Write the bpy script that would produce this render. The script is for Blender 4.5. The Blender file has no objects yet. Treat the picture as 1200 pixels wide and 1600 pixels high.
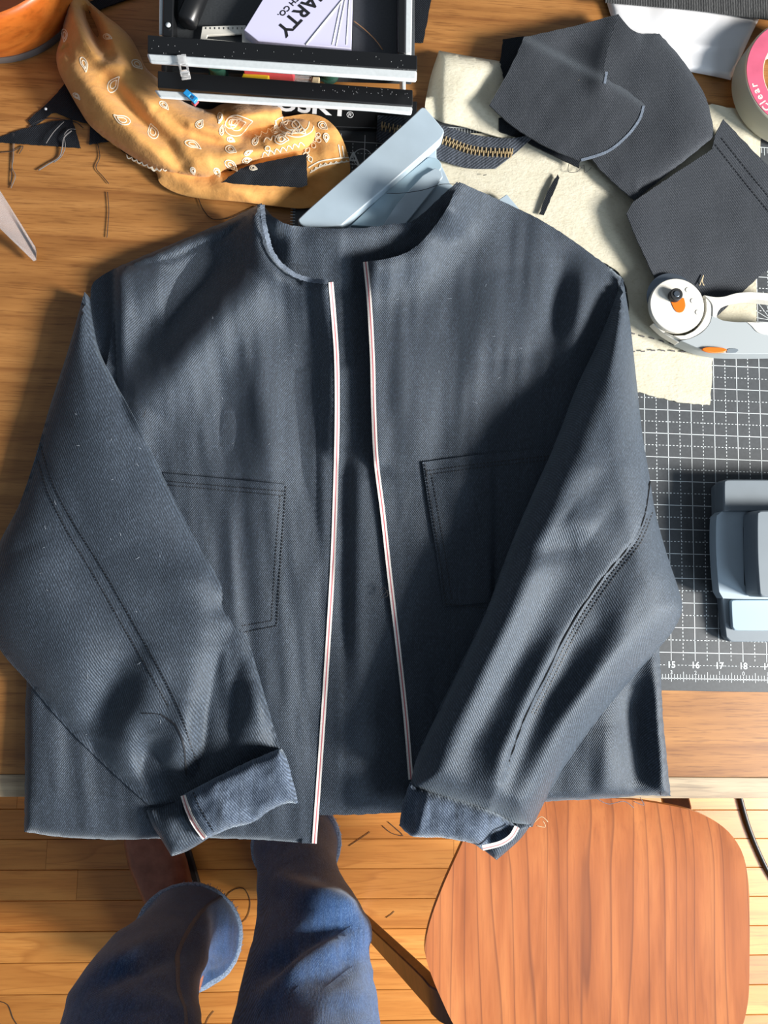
import bpy, math, random
import numpy as np
from mathutils import Vector, Matrix
from mathutils.geometry import delaunay_2d_cdt, tessellate_polygon
random.seed(7)
SC = bpy.context.scene
COL = SC.collection
# ------------------------------------------------------------------ camera, light, exposure
T = 0.757                      # height of the table top (m); floor is z = 0
FPX = 1110.0                   # focal length in pixels of the 1200 x 1600 frame
CAM = np.array([0.0, 0.0, T + 0.7233])
RA, RB, RC = 0.0962, -0.0618, 0.0202
Rx = np.array([[1, 0, 0], [0, math.cos(RA), -math.sin(RA)], [0, math.sin(RA), math.cos(RA)]])
Ry = np.array([[math.cos(RB), 0, math.sin(RB)], [0, 1, 0], [-math.sin(RB), 0, math.cos(RB)]])
Rz = np.array([[math.cos(RC), -math.sin(RC), 0], [math.sin(RC), math.cos(RC), 0], [0, 0, 1]])
RM = Rz @ Ry @ Rx
cd = bpy.data.cameras.new('camera'); cam = bpy.data.objects.new('camera', cd); COL.objects.link(cam)
cd.sensor_fit = 'VERTICAL'; cd.sensor_height = 36; cd.lens = FPX / 1600 * 36; cd.clip_start = 0.02
M4 = Matrix(RM.tolist()).to_4x4(); M4.translation = Vector(CAM); cam.matrix_world = M4
SC.camera = cam
wd = bpy.data.worlds.new('world'); SC.world = wd; wd.use_nodes = True
bg = wd.node_tree.nodes['Background']; bg.inputs[0].default_value = (0.74, 0.86, 1.0, 1); bg.inputs[1].default_value = 0.16
def area(name, loc, target, sx, sy, power, col):
    l = bpy.data.lights.new(name, 'AREA'); l.shape = 'RECTANGLE'; l.size = sx; l.size_y = sy; l.energy = power; l.color = col
    o = bpy.data.objects.new(name, l); COL.objects.link(o); o.location = loc
    o.rotation_euler = (Vector(target) - Vector(loc)).to_track_quat('-Z', 'Y').to_euler()
    return o
area('window_light', (3.2, -0.85, T + 1.60), (0.0, -0.05, T), 0.85, 0.70, 310, (1.0, 0.96, 0.90))
area('sky_light', (2.3, -2.0, T + 1.7), (0.1, -0.1, T), 1.2, 1.0, 40, (0.72, 0.86, 1.0))
SC.view_settings.view_transform = 'Standard'; SC.view_settings.look = 'None'
SC.view_settings.gamma = 1; SC.view_settings.use_curve_mapping = False
SC.view_settings.exposure = 0.45

# ------------------------------------------------------------------ helpers
def A(x, y, h=0.0):
    """point of the photograph at pixel x, y lying h metres above the table top"""
    x = np.asarray(x, float); y = np.asarray(y, float); h = np.asarray(h, float)
    d = np.stack([(x - 600) / FPX, -(y - 800) / FPX, -np.ones_like(x)], -1) @ RM.T
    t = (h + T - CAM[2]) / d[..., 2]
    return CAM + d * t[..., None]
def G(x, y, z=0.0): return A(x, y, np.asarray(z, float) - T)
def PX(P):
    q = (np.asarray(P, float) - CAM) @ RM
    return 600 + FPX * q[..., 0] / -q[..., 2], 800 - FPX * q[..., 1] / -q[..., 2]

def empty(name, loc, label, cat, group=None):
    o = bpy.data.objects.new(name, None); COL.objects.link(o); o.location = Vector(loc)
    o.empty_display_size = 0.02
    tag(o, label, cat, group); return o
def tag(o, label=None, cat=None, group=None, kind=None):
    if label: o['label'] = label
    if cat: o['category'] = cat
    if group: o['group'] = group
    if kind: o['kind'] = kind
    return o
def org(o):
    p = Vector((0, 0, 0))
    while o is not None: p = p + o.location; o = o.parent
    return p
def mesh(name, verts, faces, mats, parent=None, smooth=True, mi=None, origin=None, bevel=0, sharp=None):
    V = np.asarray(verts, float)
    if parent is not None: o0 = np.array(org(parent))
    else: o0 = np.array(origin) if origin is not None else np.array([V[:, 0].mean(), V[:, 1].mean(), V[:, 2].min()])
    me = bpy.data.meshes.new(name)
    me.from_pydata([tuple(v) for v in (V - o0)], [], [tuple(int(i) for i in f) for f in faces])
    if not isinstance(mats, (list, tuple)): mats = [mats]
    for m in mats: me.materials.append(m)
    if mi is not None: me.polygons.foreach_set('material_index', np.asarray(mi, np.int32))
    me.polygons.foreach_set('use_smooth', np.full(len(me.polygons), bool(smooth)))
    me.validate(); me.update()
    if sharp: me.set_sharp_from_angle(angle=math.radians(sharp))
    o = bpy.data.objects.new(name, me); COL.objects.link(o)
    if parent is not None: o.parent = parent
    else: o.location = Vector(o0)
    if bevel:
        b = o.modifiers.new('bevel', 'BEVEL'); b.width = bevel; b.segments = 2; b.limit_method = 'ANGLE'; b.angle_limit = math.radians(35)
    return o

def rs(poly, s, closed=True):
    """polyline with optional corner flags (x, y, 1); smooth spline between corners, resampled at spacing s"""
    n = len(poly); P = [np.array(p[:2], float) for p in poly]; C = [len(p) > 2 and p[2] == 1 for p in poly]
    segs = n if closed else n - 1; out = []
    for i in range(segs):
        j = (i + 1) % n
        p1, p2 = P[i], P[j]
        p0 = p1 if (C[i] or (not closed and i == 0)) else P[i - 1]
        p3 = p2 if (C[j] or (not closed and j == n - 1)) else P[(j + 1) % n]
        L = np.linalg.norm(p2 - p1); k = max(1, int(round(L / s)))
        m1 = (p2 - p0) * 0.5; m2 = (p3 - p1) * 0.5
        l1 = np.linalg.norm(m1); l2 = np.linalg.norm(m2)
        if l1 > L: m1 *= L / l1
        if l2 > L: m2 *= L / l2
        for q in range(k):
            t = q / k
            out.append((2*t**3 - 3*t*t + 1) * p1 + (t**3 - 2*t*t + t) * m1 + (-2*t**3 + 3*t*t) * p2 + (t**3 - t*t) * m2)
    if not closed: out.append(P[-1])
    return np.array(out)
def segdist(X, Y, P, closed=False, tt=False):
    """distance from points to a polyline; with tt also the arc fraction and the side"""
    B = np.full(X.shape, 1e9); S = np.zeros(X.shape); Sd = np.zeros(X.shape)
    n = len(P); m = n if closed else n - 1
    L = [np.linalg.norm(P[(i + 1) % n] - P[i]) for i in range(m)]; tot = sum(L); acc = 0
    for i in range(m):
        a = P[i]; b = P[(i + 1) % n]; ab = b - a; l2 = max(ab @ ab, 1e-9)
        t = np.clip(((X - a[0]) * ab[0] + (Y - a[1]) * ab[1]) / l2, 0, 1)
        dx = X - a[0] - t * ab[0]; dy = Y - a[1] - t * ab[1]; d = np.hypot(dx, dy)
        k = d < B; B = np.where(k, d, B)
        if tt:
            S = np.where(k, (acc + t * L[i]) / tot, S); Sd = np.where(k, np.sign(ab[0] * dy - ab[1] * dx), Sd)
        acc += L[i]
    return (B, S, Sd) if tt else B
def inside(X, Y, P):
    r = np.zeros(X.shape, bool); n = len(P)
    for i in range(n):
        x1, y1 = P[i]; x2, y2 = P[(i + 1) % n]
        if y1 == y2: continue
        c = ((y1 > Y) != (y2 > Y)) & (X < (x2 - x1) * (Y - y1) / (y2 - y1) + x1)
        r ^= c
    return r
FOLD = 1.0
def ridge(X, Y, pts, amp, w, taper=True, skew=0.0):
    """a fold: gaussian ridge of amp mm and width w px along a polyline (negative amp: a valley)"""
    d, s, sd = segdist(X, Y, np.array(pts, float), tt=True)
    if skew: w = np.where(sd > 0, w * (1 + skew), w * (1 - skew))
    g = amp * 1e-3 * FOLD * np.exp(-(d / w) ** 2)
    if taper: g = g * (0.25 + 0.75 * np.sin(np.pi * np.clip(s, 0.02, 0.98)) ** 0.6)
    return g
def step(X, Y, pts, amp, w):
    """one side of the line is raised by amp mm (right hand side of travel, picture y down)"""
    d, s, sd = segdist(X, Y, np.array(pts, float), tt=True)
    u = np.clip(d * sd / w, -1, 1)
    return amp * 1e-3 * (0.5 + 0.75 * u - 0.25 * u ** 3)
_tab = np.random.RandomState(3).rand(256, 256)
def vnoise(x, y):
    xi = np.floor(x).astype(int); yi = np.floor(y).astype(int); fx = x - xi; fy = y - yi
    fx = fx * fx * (3 - 2 * fx); fy = fy * fy * (3 - 2 * fy)
    g = lambda a, b: _tab[a % 256, b % 256]
    return (g(xi, yi) * (1 - fx) + g(xi + 1, yi) * fx) * (1 - fy) + (g(xi, yi + 1) * (1 - fx) + g(xi + 1, yi + 1) * fx) * fy - 0.5
def fbm(x, y, sx, sy, oct=3, ang=0.0):
    c, s = math.cos(ang), math.sin(ang); x, y = c * x + s * y, -s * x + c * y
    r = 0; a = 1.0
    for k in range(oct):
        r = r + a * vnoise(x / sx + 17.3 * k, y / sy + 9.1 * k); a *= 0.5; sx *= 0.5; sy *= 0.5
    return r
def roundoff(d, w): # 0 at the edge, 1 from w px inward, like the side of a tube
    u = np.clip(1 - d / w, 0, 1); return np.sqrt(np.clip(1 - u * u, 0, 1))

def cloth(name, poly, hf, mat, parent=None, s=6.0, th=0.0012, bot=None, fray=0.0, origin=None, tri=None):
    """a sheet with the outline poly (pixels at its own height) and the height hf(x, y, d) above the table"""
    P = rs(poly, s)
    if fray: P = P + (np.random.RandomState(len(P)).rand(*P.shape) - 0.5) * fray
    x0, y0 = P.min(0); x1, y1 = P.max(0)
    xs = np.arange(x0, x1, s); ys = np.arange(y0, y1, s * 0.866)
    gx, gy = np.meshgrid(xs, ys); gx = gx + (np.arange(len(ys)) % 2)[:, None] * s * 0.5
    gx = gx.ravel(); gy = gy.ravel()
    k = inside(gx, gy, P); gx = gx[k]; gy = gy[k]
    k = segdist(gx, gy, P, True) > 0.55 * s; gx = gx[k]; gy = gy[k]
    n = len(P)
    V2 = [Vector(p) for p in P] + [Vector((a, b)) for a, b in zip(gx, gy)]
    r = delaunay_2d_cdt(V2, [(i, (i + 1) % n) for i in range(n)], [list(range(n))], 1, 1e-5)
    Q = np.array([tuple(v) for v in r[0]]); F = [tuple(f) for f in r[2]]
    X, Y = Q[:, 0], Q[:, 1]; D = segdist(X, Y, P, True)
    H = hf(X, Y, D) + 0 * X
    top = A(X, Y, H)
    bt = top.copy()
    bt[:, 2] = (top[:, 2] - th) if bot is None else np.minimum(top[:, 2] - th, T + bot(X, Y, D) + 0 * X)
    # orient faces upwards
    FF = []
    for a, b, c in F:
        u = top[b] - top[a]; w = top[c] - top[a]
        FF.append((a, b, c) if (Q[b][0]-Q[a][0])*(Q[c][1]-Q[a][1]) - (Q[b][1]-Q[a][1])*(Q[c][0]-Q[a][0]) < 0 else (a, c, b))
    N = len(Q); ec = {}
    for f in FF:
        for i in range(3):
            e = (f[i], f[(i + 1) % 3]); ec[e] = 1
    bd = [e for e in ec if (e[1], e[0]) not in ec]
    faces = FF + [(c + N, b + N, a + N) for a, b, c in FF] + [(b, a, a + N, b + N) for a, b in bd]
    return mesh(name, np.vstack([top, bt]), faces, mat, parent, True, origin=origin, sharp=60)

def ribbon(name, pts, w, hf, mats, parent, s=4.0, strips=None, th=0.0004, lift=0.0006, dash=None, smooth=False, wig=0.0, closed=False):
    """a flat band w px wide along px points, lying on the height hf; strips = [(from, to, material index)] across; dash = (on, off)"""
    paths = pts if isinstance(pts[0][0], (list, tuple)) else [pts]
    V = []; F = []; MI = []
    strips = strips or [(-0.5, 0.5, 0)]
    for pp in paths:
        P = rs(pp, s, closed)
        if closed: P = np.vstack([P, P[:1]])
        t = np.gradient(P, axis=0); t /= np.maximum(np.linalg.norm(t, axis=1), 1e-9)[:, None]
        nrm = np.stack([-t[:, 1], t[:, 0]], 1)
        if wig: P = P + nrm * (np.random.RandomState(5).rand(len(P), 1) - 0.5) * wig
        if dash:
            L = np.concatenate([[0], np.cumsum(np.linalg.norm(np.diff(P, axis=0), axis=1))]); tot = L[-1]; u = 0; runs = []
            while u < tot:
                a, b = u, min(u + dash[0], tot)
                q = np.array([a, (a + b) / 2, b])
                runs.append((np.stack([np.interp(q, L, P[:, 0]), np.interp(q, L, P[:, 1])], 1), np.stack([np.interp(q, L, nrm[:, 0]), np.interp(q, L, nrm[:, 1])], 1)))
                u += dash[0] + dash[1]
        else: runs = [(P, nrm)]
        for R, N in runs:
            for s0, s1, m in strips:
                a = R + N * w * s0; b = R + N * w * s1
                ha = hf(a[:, 0], a[:, 1]) + lift; hb = hf(b[:, 0], b[:, 1]) + lift
                ta, tb = A(a[:, 0], a[:, 1], ha), A(b[:, 0], b[:, 1], hb)
                la, lb = ta.copy(), tb.copy(); la[:, 2] -= th; lb[:, 2] -= th
                o = len(V); n = len(R)
                V += list(ta) + list(tb) + list(la) + list(lb)
                for i in range(n - 1):
                    F += [(o+i, o+i+1, o+n+i+1, o+n+i), (o+2*n+i, o+2*n+i+1, o+i+1, o+i), (o+n+i, o+n+i+1, o+3*n+i+1, o+3*n+i)]; MI += [m]*3
                F += [(o, o+n, o+3*n, o+2*n), (o+2*n-1, o+n-1, o+3*n-1, o+4*n-1)]; MI += [m]*2
    return mesh(name, V, F, mats, parent, smooth, mi=MI)

def slab(name, poly, h0, h1, mat, parent=None, s=4, holes=(), bevel=0.0008, origin=None, world=False, smooth=True, taper=0.0):
    """a solid with the pixel outline poly at its top height h1, straight sides down to h0"""
    V = []; loops = []
    for pl in [poly] + list(holes):
        if world: Q = np.array([(p[0], p[1]) for p in pl], float)
        else:
            R = rs(pl, s); Q = A(R[:, 0], R[:, 1], h1)[:, :2]
        loops.append(Q)
    n = sum(len(q) for q in loops)
    top = np.vstack([np.column_stack([q, np.full(len(q), T + h1)]) for q in loops])
    bt = top.copy(); bt[:, 2] = T + h0
    if taper:
        c = top[:, :2].mean(0); bt[:, :2] = c + (bt[:, :2] - c) * (1 + taper)
    F = []
    if len(loops) == 1:
        q = loops[0]; ar = sum(q[i][0]*q[(i+1) % n][1] - q[(i+1) % n][0]*q[i][1] for i in range(n))
        idx = list(range(n)) if ar > 0 else list(range(n))[::-1]
        F += [tuple(idx), tuple(i + n for i in idx[::-1])]
    else:
        for t in tessellate_polygon([[Vector((p[0], p[1], 0)) for p in q] for q in loops]):
            a, b, c = (top[i] for i in t)
            cr = (b[0]-a[0])*(c[1]-a[1]) - (b[1]-a[1])*(c[0]-a[0])
            t = tuple(t) if cr > 0 else (t[0], t[2], t[1])
            F += [t, tuple(i + n for i in t[::-1])]
    o = 0
    for k, q in enumerate(loops):
        m = len(q); ar = sum(q[i][0]*q[(i+1) % m][1] - q[(i+1) % m][0]*q[i][1] for i in range(m))
        fl = (ar > 0) == (k == 0)
        for i in range(m):
            a, b = o + i, o + (i + 1) % m
            F.append((b, a, a + n, b + n) if fl else (a, b, b + n, a + n))
        o += m
    return mesh(name, np.vstack([top, bt]), F, mat, parent, smooth, origin=origin, bevel=bevel, sharp=35)

def tube_vf(pts, r, n=6, taper=None):
    P = np.array(pts, float); t = np.gradient(P, axis=0); t /= np.maximum(np.linalg.norm(t, axis=1), 1e-12)[:, None]
    up = np.array([0.123, 0.2, 1.0]); V = []; F = []
    for i in range(len(P)):
        a = np.cross(t[i], up); a /= max(np.linalg.norm(a), 1e-9); b = np.cross(t[i], a)
        rr = r if taper is None else r * taper[i]
        for k in range(n):
            q = 2 * math.pi * k / n; V.append(P[i] + rr * (math.cos(q) * a + math.sin(q) * b))
    for i in range(len(P) - 1):
        for k in range(n):
            k2 = (k + 1) % n; F.append((i*n+k, i*n+k2, (i+1)*n+k2, (i+1)*n+k))
    F.append(tuple(range(n))[::-1]); F.append(tuple((len(P)-1)*n + k for k in range(n)))
    return V, F
def tube(name, pts, r, mat, parent=None, n=6, taper=None, origin=None):
    V, F = tube_vf(pts, r, n, taper); return mesh(name, V, F, mat, parent, True, origin=origin)
def thread(name, px, h, mat, parent=None, r=0.0003, s=5):
    """a thread along px points; h: one height or one per point (above the table)"""
    R = rs(px, s, False); n = len(R)
    if np.ndim(h) == 0: hh = np.full(n, h)
    elif callable(h): hh = h(R[:, 0], R[:, 1])
    else: hh = np.interp(np.linspace(0, len(h) - 1, n), range(len(h)), h)
    return tube(name, A(R[:, 0], R[:, 1], hh), r, mat, parent, 5)
def box_vf(x0, x1, y0, y1, z0, z1):
    V = [(x, y, z) for z in (z0, z1) for y in (y0, y1) for x in (x0, x1)]
    return V, [(0, 2, 3, 1), (4, 5, 7, 6), (0, 1, 5, 4), (1, 3, 7, 5), (3, 2, 6, 7), (2, 0, 4, 6)]
def join(parts):
    V = []; F = []
    for v, f in parts:
        o = len(V); V += list(v); F += [tuple(i + o for i in q) for q in f]
    return V, F
def loft(rings, cap=True):
    V = []; F = []; n = len(rings[0])
    for r in rings: V += list(r)
    for i in range(len(rings) - 1):
        for k in range(n):
            k2 = (k + 1) % n; F.append((i*n+k, i*n+k2, (i+1)*n+k2, (i+1)*n+k))
    if cap: F.append(tuple(range(n))[::-1]); F.append(tuple((len(rings)-1)*n + k for k in range(n)))
    return V, F
def text_vf(s, size, bold=False):
    cu = bpy.data.curves.new('t', 'FONT'); cu.body = s; cu.size = size; cu.align_x = 'CENTER'; cu.align_y = 'CENTER'; cu.extrude = 0.0
    cu.offset = size * 0.022 if bold else 0; cu.resolution_u = 3
    o = bpy.data.objects.new('t', cu); COL.objects.link(o)
    dg = bpy.context.evaluated_depsgraph_get(); dg.update()
    me = bpy.data.meshes.new_from_object(o.evaluated_get(dg))
    V = [tuple(v.co) for v in me.vertices]; F = [tuple(p.vertices) for p in me.polygons]
    bpy.data.objects.remove(o); bpy.data.meshes.remove(me); bpy.data.curves.remove(cu)
    return V, F
def text_at(s, size, pos, ang, bold=False, sx=1.0, tilt=0.0):
    V, F = text_vf(s, size, bold); c, q = math.cos(ang), math.sin(ang)
    out = []
    for x, y, z in V:
        x *= sx; y2 = y * math.cos(tilt); z2 = y * math.sin(tilt)
        out.append((pos[0] + c*x - q*y2, pos[1] + q*x + c*y2, pos[2] + z2))
    return out, F

# ------------------------------------------------------------------ materials
def lin(r, g, b): # sRGB 0-255 to linear
    f = lambda c: c / 12.92 if c <= 0.04045 else ((c + 0.055) / 1.055) ** 2.4
    return tuple(f(v / 255) for v in (r, g, b)) + (1,)
class N:
    def __init__(s, name):
        s.m = bpy.data.materials.new(name); s.m.use_nodes = True; s.t = s.m.node_tree
        s.b = s.t.nodes['Principled BSDF']
    def n(s, typ, **k):
        x = s.t.nodes.new(typ)
        for a, v in k.items():
            if a in x.inputs.keys() if isinstance(a, str) else False: pass
            setattr(x, a, v)
        return x
    def l(s, a, b): s.t.links.new(a, b)
    def set(s, **k):
        for a, v in k.items(): s.b.inputs[a.replace('_', ' ')].default_value = v
        return s
    def coord(s, scale=(1, 1, 1), rnd=False, rot=(0, 0, 0)):
        tc = s.n('ShaderNodeTexCoord'); mp = s.n('ShaderNodeMapping'); mp.inputs['Scale'].default_value = scale; mp.inputs['Rotation'].default_value = rot
        src = tc.outputs['Object']
        if rnd:
            oi = s.n('ShaderNodeObjectInfo'); ml = s.n('ShaderNodeVectorMath', operation='MULTIPLY_ADD')
            cb = s.n('ShaderNodeCombineXYZ'); s.l(oi.outputs['Random'], cb.inputs[0]); s.l(oi.outputs['Random'], cb.inputs[1]); s.l(oi.outputs['Random'], cb.inputs[2])
            ml.inputs[1].default_value = (37, 11, 23); s.l(cb.outputs[0], ml.inputs[0]); s.l(src, ml.inputs[2]); src = ml.outputs[0]
        s.l(src, mp.inputs['Vector']); return mp.outputs[0]
    def noise(s, vec, scale, detail=3, rough=0.5, dist=0):
        x = s.n('ShaderNodeTexNoise'); x.inputs['Scale'].default_value = scale; x.inputs['Detail'].default_value = detail
        x.inputs['Roughness'].default_value = rough; x.inputs['Distortion'].default_value = dist
        s.l(vec, x.inputs['Vector']); return x.outputs['Fac']
    def ramp(s, fac, stops):
        x = s.n('ShaderNodeValToRGB'); cr = x.color_ramp
        while len(cr.elements) < len(stops): cr.elements.new(0.5)
        for e, (p, c) in zip(cr.elements, stops): e.position = p; e.color = c
        s.l(fac, x.inputs[0]); return x.outputs[0]
    def mix(s, fac, a, b, mode='MIX'):
        x = s.n('ShaderNodeMix', data_type='RGBA', blend_type=mode)
        for sock, v in ((x.inputs[0], fac), (x.inputs[6], a), (x.inputs[7], b)):
            if hasattr(v, 'is_linked'): s.l(v, sock)
            else: sock.default_value = v
        return x.outputs[2]
    def bump(s, h, strength=0.3, dist=0.001):
        x = s.n('ShaderNodeBump'); x.inputs['Strength'].default_value = strength; x.inputs['Distance'].default_value = dist
        s.l(h, x.inputs['Height']); s.l(x.outputs[0], s.b.inputs['Normal'])
    def col(s, c):
        if hasattr(c, 'is_linked'): s.l(c, s.b.inputs['Base Color'])
        else: s.b.inputs['Base Color'].default_value = c
        return s
def plain(name, c, rough=0.5, metal=0.0, noise=0.0, nscale=60, spec=0.5):
    m = N(name); m.set(Roughness=rough, Metallic=metal, Specular_IOR_Level=spec)
    if noise:
        f = m.noise(m.coord(), nscale, 3)
        a = tuple(v * (1 - noise) for v in c[:3]) + (1,); b = tuple(min(1, v * (1 + noise)) for v in c[:3]) + (1,)
        m.col(m.ramp(f, [(0.3, a), (0.7, b)]))
    else: m.col(c)
    return m.m
def denim(name, c, speck, rough=0.75, sheen=0.25, tw=200.0, ang=0.6, streak=0.35, bump=0.55, yarn=0.3, spec=0.25):
    """twill: fine diagonal ribs, slubby yarn streaks lengthwise and light flecks"""
    m = N(name); v = m.coord(rot=(0, 0, ang))
    w = m.n('ShaderNodeTexWave', wave_type='BANDS', bands_direction='X'); w.inputs['Scale'].default_value = tw; w.inputs['Distortion'].default_value = 1.2; w.inputs['Detail'].default_value = 1; w.inputs['Detail Scale'].default_value = 3
    m.l(v, w.inputs['Vector'])
    s1 = m.noise(m.coord((1500, 320, 300)), 1.0, 2)
    s2 = m.noise(m.coord((260, 9, 60)), 1.0, 3)
    s3 = m.noise(m.coord(), 900, 2)
    c0 = tuple(x * (1 - streak) for x in c[:3]) + (1,); c1 = tuple(x * (1 + streak) for x in c[:3]) + (1,)
    b = m.ramp(s2, [(0.3, c0), (0.7, c1)])
    b = m.mix(m.ramp(s1, [(0.45, (0, 0, 0, 1)), (0.75, (yarn, yarn, yarn, 1))]), b, speck)
    b = m.mix(m.ramp(w.outputs['Fac'], [(0.35, (0.55, 0.55, 0.55, 1)), (0.65, (1.15, 1.15, 1.15, 1))]), (0, 0, 0, 1), b) if False else b
    tw_ = m.ramp(w.outputs['Fac'], [(0.3, (0.55, 0.55, 0.55, 1)), (0.7, (1.3, 1.3, 1.3, 1))])
    b = m.mix(1.0, b, tw_, 'MULTIPLY')
    b = m.mix(m.ramp(s3, [(0.72, (0, 0, 0, 1)), (0.8, (0.5, 0.5, 0.5, 1))]), b, speck)
    m.col(b); m.set(Roughness=rough, Specular_IOR_Level=spec, Sheen_Weight=sheen, Sheen_Roughness=0.45, Sheen_Tint=(0.75, 0.88, 1.0, 1), Specular_Tint=(0.80, 0.90, 1.0, 1))
    ad = m.n('ShaderNodeMath', operation='ADD'); m.l(w.outputs['Fac'], ad.inputs[0]); m.l(s1, ad.inputs[1])
    m.bump(ad.outputs[0], bump, 0.0004)
    return m.m
def wood(name, stops, along='X', fine=320, coarse=26, rough=0.45, rnd=False, bump=0.1, fibre=0.35, fibre_col=None, ring=0.0, dist=0.8, coat=0.0, contour=None):
    m = N(name)
    k = (lambda a, b: (a, b, b)) if along == 'X' else (lambda a, b: (b, a, b))
    g = m.noise(m.coord(k(0.10, 1), rnd), coarse, 4, 0.55, dist)
    if ring:
        w = m.n('ShaderNodeTexWave', wave_type='BANDS', bands_direction='Y' if along == 'X' else 'X')
        w.inputs['Scale'].default_value = ring; w.inputs['Distortion'].default_value = 7; w.inputs['Detail'].default_value = 2; w.inputs['Detail Scale'].default_value = 0.8
        m.l(m.coord(k(0.12, 1), rnd), w.inputs['Vector'])
        mx = m.n('ShaderNodeMath', operation='MULTIPLY_ADD'); m.l(w.outputs['Fac'], mx.inputs[0]); mx.inputs[1].default_value = 0.45
        ms = m.n('ShaderNodeMath', operation='MULTIPLY'); m.l(g, ms.inputs[0]); ms.inputs[1].default_value = 0.6; m.l(ms.outputs[0], mx.inputs[2]); g = mx.outputs[0]
    c = m.ramp(g, stops)
    if contour:
        fr, am, dkc, st = contour
        vv = m.coord(k(0.06, 1), rnd); n1 = m.noise(vv, 9, 2, 0.5, 0.3)
        sx = m.n('ShaderNodeSeparateXYZ'); m.l(m.coord((1, 1, 1), rnd), sx.inputs[0])
        a1 = m.n('ShaderNodeMath', operation='MULTIPLY'); m.l(sx.outputs[1 if along == 'X' else 0], a1.inputs[0]); a1.inputs[1].default_value = fr
        a2 = m.n('ShaderNodeMath', operation='MULTIPLY_ADD'); m.l(n1, a2.inputs[0]); a2.inputs[1].default_value = am; m.l(a1.outputs[0], a2.inputs[2])
        a3 = m.n('ShaderNodeMath', operation='FRACT'); m.l(a2.outputs[0], a3.inputs[0])
        c = m.mix(m.ramp(a3.outputs[0], [(0.0, (0, 0, 0, 1)), (0.5, (0, 0, 0, 1)), (0.86, (st * .22,) * 3 + (1,)), (0.95, (st,) * 3 + (1,)), (1.0, (0, 0, 0, 1))]), c, dkc)
    f = m.noise(m.coord(k(0.05, 1), rnd), fine, 3, 0.6)
    dk = fibre_col or tuple(x * 0.45 for x in stops[0][1][:3]) + (1,)
    c = m.mix(m.ramp(f, [(0.5, (0, 0, 0, 1)), (0.72, (fibre, fibre, fibre, 1))]), c, dk)
    if rnd:
        oi = m.n('ShaderNodeObjectInfo')
        c = m.mix(1.0, c, m.ramp(oi.outputs['Random'], [(0.0, (0.74, 0.68, 0.6, 1)), (0.3, (0.92, 0.88, 0.84, 1)), (0.7, (1.0, 1.0, 1.0, 1)), (1.0, (1.06, 0.92, 0.76, 1))]), 'MULTIPLY')
    m.col(c); m.set(Roughness=rough); m.bump(f, bump, 0.0005)
    if coat: m.set(Coat_Weight=coat, Coat_Roughness=0.25)
    return m.m

M_DEN = denim('black_denim', lin(37, 43, 52), lin(104, 118, 138), streak=0.14, sheen=0.32, rough=0.60, spec=0.5)
M_DENS = denim('black_denim_sleeve', lin(37, 44, 54), lin(104, 120, 140), tw=150, ang=-0.5, streak=0.10, sheen=0.32, rough=0.60, spec=0.5)
M_DENC = denim('charcoal_denim_scrap', lin(46, 48, 53), lin(98, 101, 108), tw=190, ang=0.5, streak=0.05, yarn=0.2)
M_DENB = denim('black_denim_small_scrap', lin(19, 21, 26), lin(48, 52, 60), sheen=0.04, streak=0.1)
M_DENI = denim('black_denim_wrong_side', lin(62, 72, 88), lin(150, 166, 186), tw=170, ang=-0.7, sheen=0.35)
M_SELV = plain('selvedge_white', lin(226, 220, 214), 0.8, noise=0.12, nscale=900)
M_PINK = plain('selvedge_red_line', lin(190, 105, 110), 0.8)
M_STI = plain('stitch_thread', lin(24, 27, 33), 0.6)
M_INKD = plain('seam_black_thread', lin(10, 11, 13), 0.9, spec=0.1)  # near-black line along the right sleeve seam
M_FRAY = plain('frayed_pale_yarn', lin(100, 110, 124), 0.9, noise=0.6, nscale=1500)
M_THD = plain('dark_thread', lin(34, 32, 34), 0.7)
M_THL = plain('pale_lint', lin(150, 158, 168), 0.8)
M_THG = plain('grey_thread', lin(95, 92, 92), 0.7)
M_TBL = wood('table_walnut_veneer', [(0.25, lin(140, 92, 46)), (0.5, lin(162, 111, 59)), (0.78, lin(182, 130, 74))], 'X', 640, 60, 0.42, fibre=0.62, fibre_col=lin(92, 50, 20), dist=0.5, contour=(16, 3.0, lin(112, 64, 28), 0.5))
M_OAK = wood('table_edge_oak', [(0.3, lin(138, 116, 92)), (0.7, lin(186, 166, 136))], 'X', 420, 60, 0.5, fibre=0.55, fibre_col=lin(96, 84, 70))
M_FLR = wood('oak_floorboard', [(0.25, lin(176, 112, 50)), (0.5, lin(196, 132, 64)), (0.8, lin(210, 150, 80))], 'X', 260, 22, 0.38, rnd=True, fibre=0.4, fibre_col=lin(140, 82, 30), contour=(4, 16, lin(158, 96, 40), 0.5))
M_GAP = plain('floor_underlay', lin(70, 40, 16), 0.9)
M_SEAT = wood('walnut_plywood', [(0.25, lin(138, 76, 38)), (0.5, lin(164, 96, 52)), (0.75, lin(184, 116, 66))], 'Y', 300, 34, 0.33, fibre=0.25, fibre_col=lin(120, 66, 38), dist=0.4, coat=0.15, contour=(47, 6.0, lin(92, 50, 32), 0.62))
M_PLY = wood('plywood_edge', [(0.3, lin(150, 96, 52)), (0.7, lin(206, 150, 96))], 'X', 300, 60, 0.45)
M_LEGW = wood('dark_walnut', [(0.3, lin(70, 40, 22)), (0.7, lin(112, 66, 36))], 'Y', 300, 40, 0.4)
M_MAT = plain('mat_black', lin(62, 66, 70), 0.55, noise=0.12, nscale=300)
M_LINE = plain('mat_print', lin(205, 212, 215), 0.6)
M_CREAM = N('cream_canvas')
_f = M_CREAM.noise(M_CREAM.coord((1, 1.6, 1)), 230, 3, 0.6); _g = M_CREAM.noise(M_CREAM.coord(), 26, 4, 0.6)
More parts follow.
